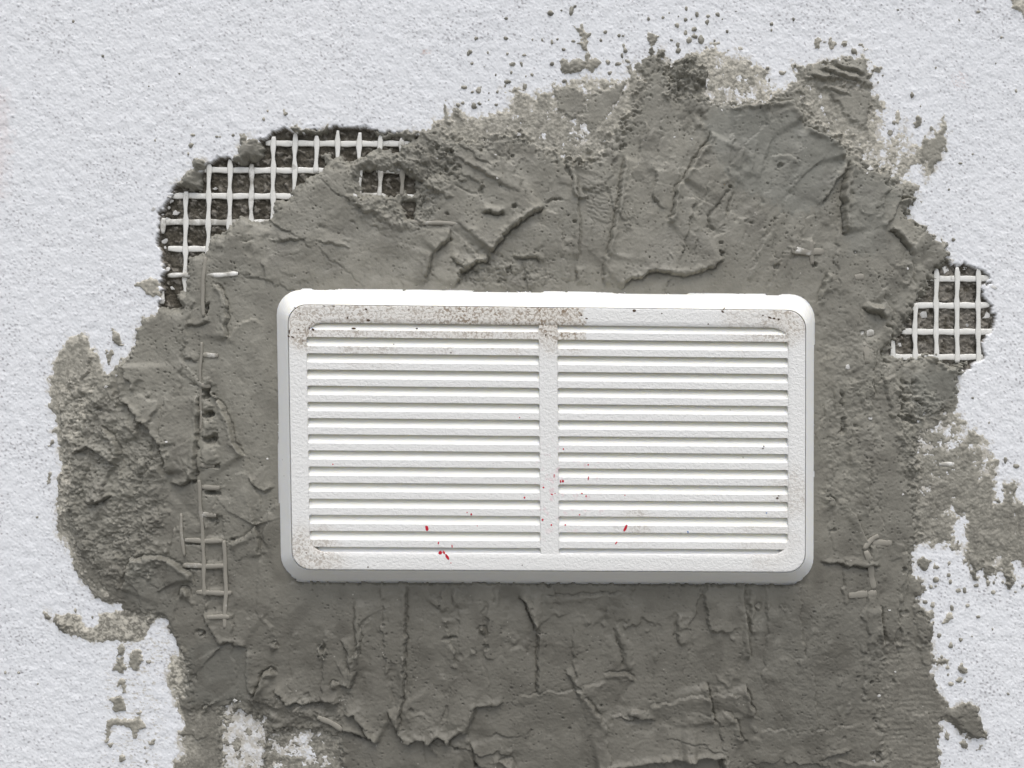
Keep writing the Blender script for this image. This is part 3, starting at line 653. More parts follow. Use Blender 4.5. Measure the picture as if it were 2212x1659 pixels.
# --- trowel strokes laid over one another: each is a slightly tilted plane with one sharp edge
FS = np.zeros((NV, NU), np.float32)
def stroke(cx, cy, ln, wd_, ang, off, tilt, sharp):
    P = np.array([[cx, cy]]); wd = window(P, (ln+wd_)*.6+12)
    if wd[0].stop <= wd[0].start or wd[1].stop <= wd[1].start: return
    a = math.radians(ang); dx = UU[wd]-cx; dy = VV[wd]-cy
    la = dx*math.cos(a)+dy*math.sin(a); lb = -dx*math.sin(a)+dy*math.cos(a)
    lb = lb+.0009*la*la*(1 if sharp else -1)
    e = NJ[wd]*1.1+NB3[wd]*2.5
    m = sm(-wd_/2-wd_*.35, -wd_/2+wd_*.35, lb+e)*sm(wd_/2+1.6, wd_/2-1.6, lb+e)*sm(-ln/2-16, -ln/2+16, la+4*e)*sm(ln/2+5, ln/2-5, la+2.5*e)
    FS[wd] = FS[wd]*(1-m)+m*(off+tilt*lb/wd_+.25*FS[wd])-.13*np.exp(-((lb+e-wd_/2-1.5)/1.5)**2)*sm(-ln/2, -ln/2+20, la)*sm(ln/2, ln/2-20, la)
g_ = np.random.default_rng(21)
for k in range(330):
    x = g_.uniform(110, 2080); y = g_.uniform(150, 1720)
    if 640 < x < 1720 and 660 < y < 1220: continue
    if y > 1240: a = g_.normal(88, 9) if y < 1520 else g_.choice([g_.normal(88, 10), g_.normal(2, 8)])
    elif y < 620: a = np.interp(x, [500, 900, 1250, 1600, 1900], [20, 35, 82, 112, 105])+g_.normal(0, 12)
    else: a = g_.normal(90, 14)
    if g_.random() < .5: a += 180
    stroke(x, y, g_.uniform(70, 240), g_.uniform(26, 95), a, g_.normal(.04, .13), g_.uniform(.12, .75), g_.random() < .5)
F += 1.3*FS*(1-.45*WET)
A1 = fract(4.5, 60, 1.0, 10); A2 = fract(60, 500, 1.8, 11)
F += .16*A2
down = sm(1150, 1350, VV)
drag = fract(5, 50, .9, 12, .22, 1.0, 90)*down+fract(5, 50, .9, 13, .22, 1.0, 65)*(1-down)     # grit dragged along by the trowel
F += .013*drag*(1-.4*WET)+(.007+.14*ROUGH)*(1-.5*WET)*A1
F += ROUGH*.24*fract(20, 130, 1.5, 14)
ROUGH *= .45+.9*sm(-1.0, 1.0, fract(60, 300, 1.3, 19))
crust = np.abs(fract(7, 60, 1.2, 15))
F -= ROUGH*.30*np.exp(-(crust/.16)**2)
_pm = fract(50, 400, 1.2, 16)
F -= (.55+.6*ROUGH)*.75*np.maximum(0, band(8, 7, seed=53)-2.15+.35*np.minimum(_pm, 1.2))*(1-.5*WET)
F += (.3+ROUGH)*.25*np.maximum(0, band(9, 8, seed=54)-2.1)
F -= .5*np.maximum(0, band(7.5, 6.5, seed=95)-2.3+.5*np.minimum(fract(30, 200, 1.0, 34), 1.0))*(1-.5*WET)*(1-.6*down)
ck = np.abs(fract(9, 90, 1.4, 17))
F -= (.12+ROUGH)*.45*np.exp(-(ck/.035)**2)*sm(.5, 1.3, fract(40, 200, 1.2, 18))

# vent footprint: mortar is pressed flat to the rim and dips a little along it
VX = (mmx(UU)+.0187*mmz(VV)); VZ = mmz(VV)
rim = np.maximum(np.abs(VX)-54.0, np.abs(VZ)-29.2)
near = np.exp(-np.maximum(rim, 0)/3.0)
F *= (1-.55*near)
F -= 1.5*sm(.75, .25, np.maximum(rim, 0)+.12*NS)*sm(-27, -29, VZ)*sm(52.5, 49, np.abs(VX))*(1-.7*sm(.8, 1.6, NB3))

thick_edge = sm(-2.0, 14.0, ms)
TZ = fract(4.5, 70, 1.0, 30, 1.0, 1.0)+.35*drag
Tn = T+(.055*TZ+.06*fract(25, 160, 1.3, 35))*sm(.4, .25, T)
thinmask = sm(.55, .15, T)
HM = Tn*thick_edge+F*(1-.82*thinmask)*sm(0, 10, ms)+HW*.2*thinmask-.9*sm(2.0, -9.0, ms)
inhole = sm(-14, -2, np.maximum(sH, np.maximum.reduce([q for q in WIN])-2))
drop = np.maximum(sm(1.0, -9.0, ms)*sm(-6, 3, sH), 0)
HM = HM-2.6*drop
# at the broken holes the wall itself is gone and the mortar slumps in thinner
HM -= .5*sm(30, 0, ms)*sm(-4, 10, sH)
HM = np.maximum(HM, -3.3)
wallh = HW-1.75*sm(-2.0, 6.5, sH+1.2*A1)+.16*A1*sm(-3, 0, sH)*sm(8, 3, sH)

# ------------------------------------------------------------------ wall
visible_m = (ms > -9) & ~((np.abs(VX) < 49) & (np.abs(VZ) < 24))
deep = (ms > 16) & ((HM > HW+.12) | (T > .3)) & (sH < -6)
keep_m = quad_or(visible_m & (deep | (HM > np.where(sH > 0, -2.9, HW-.12))))
keep_w = quad_or(~deep) & quad_or(sH < 9.0)
_sf = fract(5, 60, 1.0, 31)
SMEAR = np.clip(np.maximum(sm(-14, 2, ms)*sm(.3, 1.3, _sf)*.7, sm(-3, 5, ms)*sm(-1.3, .9, _sf)*.85), 0, 1)*sm(3, -2, sH)
SMEAR = np.maximum(SMEAR, z['whitebot']*(.30+.5*sm(-.2, 1.4, _sf+.5*drag)))
SMEAR = np.maximum(SMEAR, zone([(232, 1384), (330, 1372), (352, 1340), (380, 1400), (360, 1470), (350, 1560), (345, 1662), (225, 1662)], 12, 8)*sm(.75, 1.7, drag+.35*_sf)*.8)
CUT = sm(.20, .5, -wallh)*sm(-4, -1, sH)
wall = grid_mesh('plaster_wall', wallh, keep_w, M_PL, None, {'speck': SPECK, 'scuff': SCUFF, 'smear': SMEAR, 'cut': CUT})
tag(wall, 'white painted rough plaster wall around the grey mortar, broken open in two places', 'wall')

# the same wall carries on plain beyond the modelled stretch
xa_, xb_, za_, zb_ = mmx(GU[0]), mmx(GU[-1]), mmz(GV[-1]), mmz(GV[0])
XA, XB, ZA, ZB = -1500.0, 1500.0, -419.0, 1200.0
RV = np.array([(x, 0.0, z) for x, z in ((XA, ZA), (XB, ZA), (XB, ZB), (XA, ZB), (xa_, za_), (xb_, za_), (xb_, zb_), (xa_, zb_))])
mesh_obj('outer_plaster', RV, np.array([0, 1, 5, 4, 1, 2, 6, 5, 2, 3, 7, 6, 3, 0, 4, 7]), 4, M_PL, wall, False)

NBASE = .16*band(24, seed=70)+.11*band(11, seed=71)+.05*band(7, seed=72)
SMB = sm(.7, 1.5, band(30, 24, seed=73)+.5*band(11, seed=74))
HB = -.85+.12*fract(5, 40, 1.1, 3)+.25*SMB-.35*sm(1100, 1000, UU)
kb = quad_or(np.maximum(np.maximum(sH, -99), np.maximum.reduce([q for q in WIN])) > -12) & quad_or(ms < 26)
base = grid_mesh('base_coat', HB, kb, M_BA, wall, {'smear': np.clip(SMB*.8+.85*sm(1000, 1100, UU)*sm(-1.5, .5, fract(8, 90, 1.2, 4)), 0, 1)})

# ------------------------------------------------------------------ pavement at the foot of the wall (out of the picture; it bounces daylight upwards)
gb = MB('pale_concrete_paving')
gm = gb.fin(gb.mix(gb.ramp(gb.noise(3, 4), .3, .7), (0.15, 0.147, 0.138), (0.19, 0.186, 0.176)), .9, gb.bump(gb.noise(60, 4), .3, .003), .3)
g0 = 25000.0
ground = mesh_obj('ground', np.array([(-g0, -g0, -420.0), (g0, -g0, -420.0), (g0, g0, -420.0), (-g0, g0, -420.0)]), np.array([0, 1, 2, 3]), 4, gm)
ground['kind'] = 'structure'

# ------------------------------------------------------------------ mortar
lw = HM-HW
TH = np.clip(THIN*.9+.8*sm(.15, -.01, lw)*(sH < 0)*sm(60, 4, ms), 0, 1)
DARKEN = sm(850, 1500, VV+60*band(300, seed=63))*.75+.35*sm(0.4, 1.6, band(120, seed=64))  # mortar colour goes darker towards the bottom, plus random darker patches
DARKEN = np.clip(DARKEN*(1-TH), 0, 1)
mortar = grid_mesh('mortar_patch', HM, keep_m, M_MO, None, {'thin': TH, 'wet': WET, 'darken': DARKEN})
tag(mortar, 'large ragged patch of fresh grey cement mortar trowelled around the white vent grille', 'mortar')

# separate splashes on the white paint
SPL = [
 (c(1, 0, (1415, 400), (1430, 380), (1470, 385), (1476, 410), (1490, 380), (1540, 375), (1580, 400), (1590, 430), (1560, 455), (1500, 475), (1450, 480), (1420, 450)), .42, .1, 'wide flat grey mortar flake above the patch, with a white streak through its top'),
 (c(1, 0, (1580, 440), (1575, 370), (1600, 340), (1610, 385), (1650, 375), (1682, 400), (1660, 440), (1622, 476), (1600, 450)), .4, .25, 'jagged mortar splash touching the right tip of the wide flat flake above the patch'),
 (c(1, 0, (1500, 165), (1530, 175), (1560, 162), (1575, 200), (1622, 213), (1600, 250), (1592, 322), (1545, 295), (1520, 282), (1560, 265), (1552, 225), (1530, 205)), .38, .3, 'crooked vertical chain of mortar bits high above the wide flat flake'),
 (c(1, 0, (1978, 195), (2000, 212), (2055, 235), (2030, 290), (2000, 296), (1988, 250)), .4, .1, 'small wedge of mortar pointing down just above the left end of the dark crumbs'),
 (c(2, 0, (855, 255), (875, 238), (902, 265), (885, 285), (880, 318), (856, 310)), .35, .35, 'small hook-shaped beige mortar splash left of the one like a bird in flight'),
 (c(2, 0, (905, 265), (940, 268), (960, 238), (970, 270), (1003, 285), (990, 300), (975, 328), (945, 290)), .35, .3, 'beige mortar splash like a bird in flight above the upper right corner of the patch'),
 (c(2, 0, (1018, 285), (1030, 265), (1060, 275), (1066, 300), (1035, 292)), .3, .3, 'tiny beige mortar splash right of the bird-shaped splash at the upper right'),
 (c(2, 0, (1145, 285), (1165, 275), (1170, 300), (1200, 310), (1190, 325), (1160, 305)), .3, .3, 'tiny thin mortar splash directly above the top right tip of the patch'),
 (c(2, 0, (1240, 430), (1265, 418), (1285, 445), (1280, 470), (1300, 492), (1270, 480), (1245, 460)), .35, .2, 'small mortar splash just right of the top right tip of the patch'),
 (c(2, 0, (2120, -60), (2300, -60), (2300, 130), (2212, 112), (2185, 75), (2135, 45)), .3, .75, 'pale beige mortar smear in the top right corner of the wall'),
 (c(2, 0, (1375, 745), (1392, 700), (1408, 735), (1415, 770), (1400, 805), (1380, 790)), .28, .6, 'upright lens-shaped beige splash left of the ragged right-hand fingers of mortar'),
 (c(2, 0, (1490, 800), (1515, 780), (1510, 760), (1530, 750), (1540, 775), (1535, 800), (1548, 815), (1520, 832), (1495, 822)), .35, .1, 'knobbly grey mortar splash between the two right-hand fingers of mortar'),
 (c(0, 1, (718, 495), (735, 480), (775, 497), (782, 540), (795, 575), (765, 590), (735, 545)), .4, .1, 'grey mortar splash alone in the white bay above the left lobe of the patch'),
 (c(0, 1, (676, 605), (690, 598), (702, 625), (722, 615), (735, 625), (722, 668), (705, 700), (690, 655)), .35, .1, 'forked mortar drip at the bottom of the white bay above the left lobe'),
 (c(0, 1, (858, 185), (890, 175), (925, 165), (955, 148), (1000, 140), (1028, 150), (1030, 200), (1026, 258), (970, 262), (925, 222), (890, 200)), .36, .5, 'beige pointed mortar smear left of the lowest part of the larger hole'),
 (c(0, 1, (303, 1235), (328, 1205), (352, 1182), (345, 1215), (335, 1240), (310, 1243)), .3, .1, 'small slanted mortar splash beside the left edge of the patch'),
 (c(0, 1, (300, 1480), (308, 1420), (322, 1392), (335, 1400), (322, 1440), (328, 1475), (310, 1485)), .3, .05, 'small upright mortar drip lowest beside the left edge of the patch'),
 (c(0, 2, (770, 855), (800, 850), (806, 915), (785, 930), (758, 932)), .35, .15, 'topmost mortar fragment of the drip trail under the lower left arm'),
 (c(0, 2, (842, 940), (852, 900), (875, 880), (900, 892), (918, 890), (922, 980), (905, 1015), (870, 1030), (840, 1000)), .35, .15, 'streaky oblong mortar fragment right of the drip trail under the lower left arm'),
 (c(0, 2, (718, 1030), (755, 985), (762, 945), (798, 938), (808, 990), (822, 1035), (790, 1055), (765, 1020)), .36, .1, 'hourglass-shaped mortar fragment second in the drip trail at the lower left'),
 (c(0, 2, (750, 1130), (765, 1105), (785, 1075), (815, 1085), (818, 1165), (800, 1172), (788, 1110), (760, 1145)), .3, .35, 'thin forked mortar fragment third in the drip trail at the lower left'),
 (c(0, 2, (700, 1220), (760, 1185), (800, 1200), (808, 1250), (824, 1295), (785, 1305), (735, 1280), (740, 1250)), .36, .1, 'squarish mortar fragment fourth in the drip trail at the lower left'),
 (c(0, 2, (685, 1395), (700, 1350), (780, 1340), (880, 1342), (910, 1290), (915, 1350), (945, 1395), (900, 1412), (885, 1450), (895, 1475), (860, 1465), (845, 1400), (800, 1385), (740, 1390), (712, 1420), (705, 1495), (684, 1490)), .3, .25, 'branching mortar fragment shaped like a bridge at the bottom of the drip trail'),
 (c(0, 2, (965, 1490), (980, 1475), (1008, 1474), (1000, 1500), (970, 1512)), .35, 0, 'small dark brown slanted fleck right of the bridge-shaped fragment'),
 (c(0, 2, (700, 1500), (730, 1490), (738, 1510), (715, 1522)), .3, .1, 'small mortar fleck under the left leg of the bridge-shaped fragment'),
 (c(0, 2, (775, 1580), (805, 1570), (822, 1605), (795, 1625), (778, 1610)), .3, .1, 'rounded mortar fleck near the bottom edge below the bridge-shaped fragment'),
 (c(2, 2, (1522, 330), (1530, 305), (1565, 292), (1600, 312), (1598, 350), (1565, 385), (1535, 370)), .5, 0, 'round thick grey mortar blob in the white bay right of the vent bottom corner'),
 (c(2, 2, (1620, 360), (1635, 325), (1648, 345), (1670, 355), (1640, 365)), .4, 0, 'small three-cornered mortar blob right of the round thick blob'),
 (c(2, 2, (1568, 672), (1580, 645), (1615, 632), (1630, 655), (1625, 690), (1600, 700), (1575, 695)), .4, .1, 'smooth grey mortar blob touching the combed right edge of the patch'),
 (c(2, 2, (1700, 690), (1705, 660), (1745, 655), (1752, 690), (1715, 712), (1688, 730)), .35, .35, 'ring-like pale mortar blob right of the smooth grey blob'),
 (c(2, 2, (1778, 1015), (1810, 968), (1818, 1000), (1838, 1030), (1835, 1060), (1800, 1040)), .45, .05, 'leaf-shaped mortar blob pointing up in the white area at lower right'),
 (c(2, 2, (1770, 1085), (1795, 1070), (1815, 1078), (1808, 1098), (1780, 1098)), .4, .05, 'small flat mortar blob under the leaf-shaped blob at lower right'),
 (c(2, 2, (1695, 1430), (1712, 1415), (1725, 1440), (1722, 1470), (1702, 1475)), .4, .05, 'upright oval mortar blob in the small white bay under the lower right spur'),
 (c(2, 2, (1790, 1495), (1815, 1478), (1850, 1500), (1845, 1525), (1805, 1530)), .4, .05, 'five-cornered mortar blob below the lower right spur'),
 (c(2, 2, (1910, 1535), (1925, 1505), (1940, 1520), (1938, 1548), (1918, 1552)), .4, .05, 'lowest and rightmost small mortar blob below the lower right spur'),
]
FT = fract(6, 60, 1.1, 33)
for pts, t, th, lab in SPL:
    s = sdf(pts, m=24)+1.6*NJ+.8*drag+.9
    if (s > 0).sum() < 4: continue
    h = t*sm(-1.5, 6, s)+.05*NB3+.05*A1+.5*HW-.6*sm(1.5, -4, s)+.06*band(12, seed=80)*0
    kp = quad_or((s > -5) & (h > HW-.1))
    o = grid_mesh('mortar_splash', h, kp, M_MO, None, {'thin': np.clip(th+.25*sm(-.3, 1.2, FT)*1.0+.6*sm(.25, .05, h-HW), 0, 1), 'wet': 0*UU, 'darken': .3+0*UU})
    if o: tag(o, lab, 'mortar splash', 'mortar splashes on the white wall')

# crumbs and specks too small to pick apart
SPK = []
for i, j, L in ((1, 0, ((1355, 85, 18), (1425, 65, 11), (1490, 70, 20), (1515, 40, 8), (1068, 118, 10), (875, 248, 13), (1068, 248, 12), (1400, 255, 10), (1240, 255, 8), (1365, 270, 12), (1440, 320, 12), (1685, 260, 14), (1830, 295, 12), (1840, 328, 16), (1820, 355, 13), (1110, 415, 18), (1365, 413, 13), (1165, 410, 12),
                        (845, 410, 10), (1725, 405, 16), (1790, 415, 16), (1100, 470, 10), (1000, 488, 8), (1235, 485, 11), (1080, 530, 18), (795, 565, 13), (850, 595, 10), (890, 585, 17), (1010, 597, 12), (955, 645, 8), (1005, 680, 12), (785, 665, 10), (895, 665, 8), (1445, 525, 14), (1740, 475, 12), (2080, 110, 14),
                        (2175, 165, 14), (2180, 290, 14), (2185, 330, 14), (2140, 260, 10), (1800, 230, 10), (820, 350, 12), (1075, 345, 10), (950, 340, 8), (1500, 265, 14), (1860, 400, 14), (1862, 440, 12), (755, 680, 15), (760, 720, 12), (860, 685, 20), (1190, 560, 16))),
               (2, 0, ((25, 55, 12), (90, 95, 14), (20, 125, 14), (155, 145, 14), (225, 95, 14), (290, 205, 12), (720, 125, 10), (575, 195, 8), (575, 158, 14), (1395, 65, 8), (1110, 332, 17), (1485, 620, 15), (1345, 860, 18), (545, 440, 14), (75, 190, 16), (40, 260, 20), (120, 260, 24), (80, 235, 16), (30, 375, 24), (20, 210, 14),
                       (560, 520, 12), (650, 470, 16), (1525, 765, 10), (1610, 830, 14), (1880, 1000, 9), (1755, 1555, 13), (1540, 690, 8), (2030, 410, 7), (1915, 75, 9), (2065, 240, 8), (1790, 130, 8), (2160, 590, 9), (1800, 1060, 9))),
               (2, 2, ((1725, 330, 13), (1640, 440, 20), (1735, 450, 14), (1725, 408, 13), (1785, 510, 18), (1825, 508, 15), (1905, 475, 16), (1975, 455, 16), (2010, 520, 16), (2115, 490, 14), (2015, 455, 10), (2075, 455, 10), (1570, 585, 17), (1620, 600, 18), (1745, 618, 16), (1845, 605, 15), (1660, 800, 14), (1800, 825, 13),
                       (1735, 862, 16), (1735, 1110, 16), (1718, 1010, 13), (1830, 1100, 10), (2110, 1180, 10), (1610, 485, 12), (1680, 940, 12), (1700, 965, 14), (1720, 1050, 10), (2200, 480, 14), (1640, 480, 10))),
               (2, 1, ((2090, 1320, 16), (2165, 1360, 17), (1880, 920, 9), (2050, 1590, 14), (1985, 1080, 8), (1790, 1090, 10), (1640, 1340, 10))),
               (0, 0, ((1235, 940, 15), (1245, 875, 13), (1220, 998, 11), (1850, 740, 15), (1735, 720, 8), (1405, 885, 8), (1510, 875, 10), (1425, 885, 10), (1710, 770, 12), (1840, 715, 8), (1005, 910, 7), (665, 365, 9), (475, 138, 8), (1233, 438, 6), (1165, 478, 9), (965, 562, 8))),
               (0, 2, ((488, 635, 14), (600, 683, 9), (120, 1040, 10), (35, 1040, 9), (965, 970, 14), (770, 1195, 10), (895, 1305, 10), (940, 1520, 9), (950, 1615, 8), (245, 1113, 6), (240, 35, 9)))):
    for x, y, r in L: SPK.append(c(i, j, (x, y))[0]+(r/3.0,))
rs = np.random.default_rng(3)
for _ in range(40):
    k = rs.integers(0, 4)
    if k == 0: x, y = rs.uniform(1380, 1600), rs.uniform(-10, 110)
    elif k == 1: x, y = rs.uniform(1980, 2212), rs.uniform(1180, 1660)
    elif k == 2: x, y = rs.uniform(960, 1400), rs.uniform(60, 230)
    else: x, y = rs.uniform(1880, 2080), rs.uniform(120, 420)
    SPK.append((x, y, abs(rs.normal(0, 1.3))+1.7))
sp = np.full((NV, NU), -30.0, np.float32); sr = np.ones((NV, NU), np.float32)
for x, y, r in SPK:
    P = uv([(x, y)]); wd = window(P, r*2+5)
    if wd[0].stop <= wd[0].start or wd[1].stop <= wd[1].start: continue
    a = rs.uniform(.75, 1.3)
    d = r-np.hypot((UU[wd]-P[0, 0])*a, (VV[wd]-P[0, 1])/a)
    m = d > sp[wd]
    sp[wd] = np.where(m, d, sp[wd]); sr[wd] = np.where(m, r, sr[wd])
sp = sp+.9*NJ*np.minimum(sr/4, 1.2)
hsp = np.minimum(.045*sr, .35)*np.sqrt(np.clip(sp/np.maximum(sr*.7, 1), 0, 1))+HW*.6-.5*sm(.8, -3, sp)+.05
kp = quad_or((sp > -3) & (hsp > HW-.1) & (ms < 3) & (sH < -3))
o = grid_mesh('mortar_crumbs', hsp, kp, M_MO, None, {'thin': np.clip(.6*sm(-1, 1.5, band(40, seed=85)), 0, 1), 'wet': 0*UU, 'darken': .5*sm(-.5, 1.5, band(50, seed=86))})
tag(o, 'fine grey mortar crumbs and specks scattered over the white paint around the patch', 'mortar crumbs'); o['kind'] = 'stuff'

# ------------------------------------------------------------------ reinforcing mesh
def strand(pts, wdt, thk, dep, mat, parent, pulse=None, name='strand', n=None, ph=0.0):
    """flattened yarn; pts picture coordinates, wdt/thk in mm, dep = height of its axis out of the wall (mm, may be a list)"""
    Q = plane(pts)
    L = np.concatenate([[0], np.cumsum(np.hypot(*np.diff(Q, axis=0).T))])
    n = n or max(6, int(L[-1]/.55)); s = np.linspace(0, L[-1], n+1)
    X = np.interp(s, L, Q[:, 0]); Zc = np.interp(s, L, Q[:, 1])
    D = np.interp(s, np.linspace(0, L[-1], len(np.atleast_1d(dep))), np.atleast_1d(dep)) if np.ndim(dep) else np.full(n+1, float(dep))
    dx = np.gradient(X); dz = np.gradient(Zc); l = np.hypot(dx, dz)+1e-9; nx, nz = -dz/l, dx/l
    wv = np.full(n+1, wdt)
    if pulse is not None:                     # pinched between the crossings
        per, off, amp = pulse
        wv = wdt*(1+amp*np.cos(2*math.pi*((Zc if abs(Q[-1, 1]-Q[0, 1]) > abs(Q[-1, 0]-Q[0, 0]) else X)-off)/per))
    wv = wv*(1+.07*np.sin(s*2.1+ph))
    tip = np.minimum(np.arange(n+1), np.arange(n+1)[::-1]); wv = wv*np.interp(tip, [0, 1, 2], [.72, .93, 1.0])
    X = X+.05*np.sin(s*.9+ph); Zc = Zc+.05*np.cos(s*1.1+ph*2)
    A = np.linspace(0, 2*math.pi, 8, endpoint=False)
    V = np.zeros((n+1, 8, 3))
    for k, a in enumerate(A):
        V[:, k, 0] = X+nx*wv/2*math.cos(a); V[:, k, 2] = Zc+nz*wv/2*math.cos(a); V[:, k, 1] = -(D+thk/2*math.sin(a))
    i, k = np.meshgrid(np.arange(n), np.arange(8), indexing='ij')
    Fq = np.stack([i*8+k, i*8+(k+1) % 8, (i+1)*8+(k+1) % 8, (i+1)*8+k], -1).reshape(-1, 4)
    V = V.reshape(-1, 3)
    c0, c1 = len(V), len(V)+1
    V = np.concatenate([V, V[:8].mean(0)[None], V[-16:-8][:0], V[n*8:n*8+8].mean(0)[None]])
    caps = []
    for q in range(0, 8, 2):
        caps.append([c0, (q+2) % 8, (q+1) % 8, q]); b0 = n*8
        caps.append([c1, b0+q, b0+(q+1) % 8, b0+(q+2) % 8])
    return mesh_obj(name, V, np.concatenate([Fq, np.array(caps)]).ravel(), 4, mat, parent)

netL = thing('fibreglass_mesh', 'off-white square fibreglass mesh bared in the larger broken hole left above the vent', 'reinforcing mesh', 'reinforcing mesh bared in the wall')
perL, offL = 5.33, plane([(450, 365)])[0, 1]
for y, x0, x1, m, dp in ((307, 572, 884, 0, -.80), (365, 436, 700, 0, -.80), (366, 812, 874, 1, -.65), (421, 366, 640, 0, -.80), (421, 768, 832, 1, -.6), (424, 864, 900, 1, -.7),
                         (478, 338, 592, 1, -.75), (536, 360, 472, 0, -.75)):
    strand([(x0, y), ((x0+x1)/2, y+1), (x1, y+1)], 1.2, .21, dp, M_ST[m], netL, ph=y*.1)
strand([(886, 481), (940, 483), (992, 484)], .9, .4, [.35, .62, .4], M_ST[2], netL, ph=3)
strand([(360, 594), (400, 594), (440, 595), (480, 595), (519, 593)], .95, .42, [-.7, -.2, .6, 1.0, 1.2], M_ST[1], netL, ph=5)
for x, y0, y1, m, dp in ((350, 470, 503, 1, -.58), (348, 628, 655, 1, -.6), (398, 412, 648, 0, -.58), (448, 353, 560, 0, -.58), (494, 343, 516, 0, -.58), (541, 353, 484, 1, -.58), (588, 293, 492, 0, -.58), (635, 284, 412, 0, -.58),
                         (682, 291, 372, 0, -.58), (728, 280, 346, 0, -.58), (775, 284, 345, 0, -.58), (776, 362, 424, 1, -.45), (820, 288, 324, 0, -.58), (820, 366, 428, 1, -.45), (867, 296, 330, 1, -.5), (868, 364, 422, 2, -.4)):
    strand([(x+1, y0), (x, (y0+y1)/2), (x-1, y1)], .95, .21, dp, M_ST[m], netL, (perL, offL, .24), ph=x*.1)

netR = thing('fibreglass_mesh', 'off-white square fibreglass mesh bared in the smaller broken hole right of the vent', 'reinforcing mesh', 'reinforcing mesh bared in the wall')
offR = plane([(2024, 659)])[0, 1]
for y, x0, x1 in ((601, 2004, 2140), (659, 1976, 2140), (716, 1950, 2148), (771, 1924, 2126)):
    strand([(x0, y), ((x0+x1)/2, y+1), (x1, y)], 1.25, .20, -.42, M_ST[0], netR, ph=y*.13)
for x, y0, y1 in ((1930, 736, 778), (1978, 655, 780), (2024, 580, 782), (2069, 576, 784), (2115, 578, 788)):
    strand([(x+1, y0), (x, (y0+y1)/2), (x+1, y1)], 1.02, .20, -.30, M_ST[0], netR, (perL, offR, .16), ph=x*.13)

lad = thing('fibreglass_mesh', 'mortar-coated ladder of fibreglass mesh strands pressed into the patch left of the vent', 'reinforcing mesh', 'reinforcing mesh bared in the wall')
def field(A, x, y):
    P = uv([(x, y)])[0]; i = int(np.clip((P[0]-U0)/STEP, 0, NU-1)); j = int(np.clip((P[1]-V0)/STEP, 0, NV-1)); return float(A[j, i])
def follow(pts, lift):
    n = 14; a = np.array(pts, float); L = np.concatenate([[0], np.cumsum(np.hypot(*np.diff(a, axis=0).T))]); s = np.linspace(0, L[-1], n)
    q = np.stack([np.interp(s, L, a[:, 0]), np.interp(s, L, a[:, 1])], 1)
    h = np.array([max(field(HM, x, y), -1.2) for x, y in q]); h = np.convolve(np.pad(h, 3, mode='edge'), np.ones(7)/7, 'valid')
    return q.tolist(), (h+lift).tolist()
def lstrand(pts, wdt, m, lift=.08, pulse=None):
    q, h = follow(pts, lift+.04); strand(q, wdt*1.05, .34, h, M_ST[m], lad, pulse, ph=pts[0][0]*.1)
lstrand([(446, 556), (444, 600), (442, 653), (446, 685)], .75, 2, .12)
lstrand([(440, 740), (439, 775), (437, 810), (437, 870), (436, 930)], .55, 2, .10)
lstrand([(434, 1035), (435, 1070), (437, 1106), (441, 1160), (443, 1210), (445, 1285)], .75, 2, .12, (5.33, plane([(440, 1166)])[0, 1], .15))
lstrand([(392, 1108), (395, 1150), (401, 1200)], .65, 2, .05)
lstrand([(487, 1165), (489, 1215), (492, 1270), (490, 1352)], .8, 2, .12)
for y, x0, x1 in ((1110, 440, 470), (1003, 440, 468), (832, 440, 458), (1166, 402, 484), (1220, 396, 492), (1277, 428, 504), (1327, 452, 502), (767, 440, 475), (1051, 440, 478)):
    lstrand([(x0, y), ((x0+x1)/2, y+1), (x1, y+1)], 1.0, 2, .05)

bits = [([(1706, 543), (1740, 545), (1777, 545)], 1.25, 2, .15, 'flat frayed strand of mesh lying across the mortar above the upper right vent corner'),
        ([(1748, 520), (1750, 550), (1752, 572)], .8, 2, .2, 'short upright strand of mesh crossing the frayed one above the upper right vent corner'),
        ([(1856, 720), (1868, 720), (1884, 719)], 1.2, 1, .25, 'short cut stub of mesh strand right of the upper vent corner, beside a brown tuft'),
        ([(1843, 601), (1854, 599), (1864, 598)], 1.2, 2, .1, 'short pale mesh stub sunk in mortar to the right above the vent corner'),
        ([(1866, 738), (1868, 760), (1868, 785)], 1.7, 2, .1, 'upright brownish tuft of mesh fibres right of the upper vent corner'),
        ([(2028, 1003), (2044, 1002), (2060, 1002)], .75, 1, .2, 'thin pale mesh strand lying flat at the rough right edge of the patch'),
        ([(1859, 1183), (1872, 1168), (1892, 1155)], .9, 2, .5, 'broken slanted mesh strand sticking out right of the lower vent corner'),
        ([(1880, 1173), (1900, 1171), (1922, 1171)], 1.2, 2, .25, 'short level mesh strand right of the broken slanted one near the lower vent corner'),
        ([(1864, 1186), (1874, 1215), (1880, 1245), (1886, 1272)], 1.1, 2, .2, 'long upright mesh strand hanging below the broken slanted one near the lower vent corner'),
        ([(1828, 1284), (1858, 1282), (1890, 1279)], 1.3, 2, .12, 'level mesh strand half buried below the lower right vent corner'),
        ([(634, 1535), (645, 1525), (652, 1522)], .5, 2, .4, 'single fibre end standing out of the folded mortar lump at lower left'),
        ([(690, 1541), (715, 1553), (742, 1570)], .9, 2, .5, 'slanted fibre bundle along the folded mortar lump at lower left')]
for pts, wdt, m, lift, lab in bits:
    q, h = follow(pts, lift*.45-.1)
    o = strand(q, wdt*1.2, .30, h, M_ST[m], None, ph=pts[0][0]*.07, name='mesh_strand')
    tag(o, lab, 'mesh strand', 'loose mesh strands in the mortar')

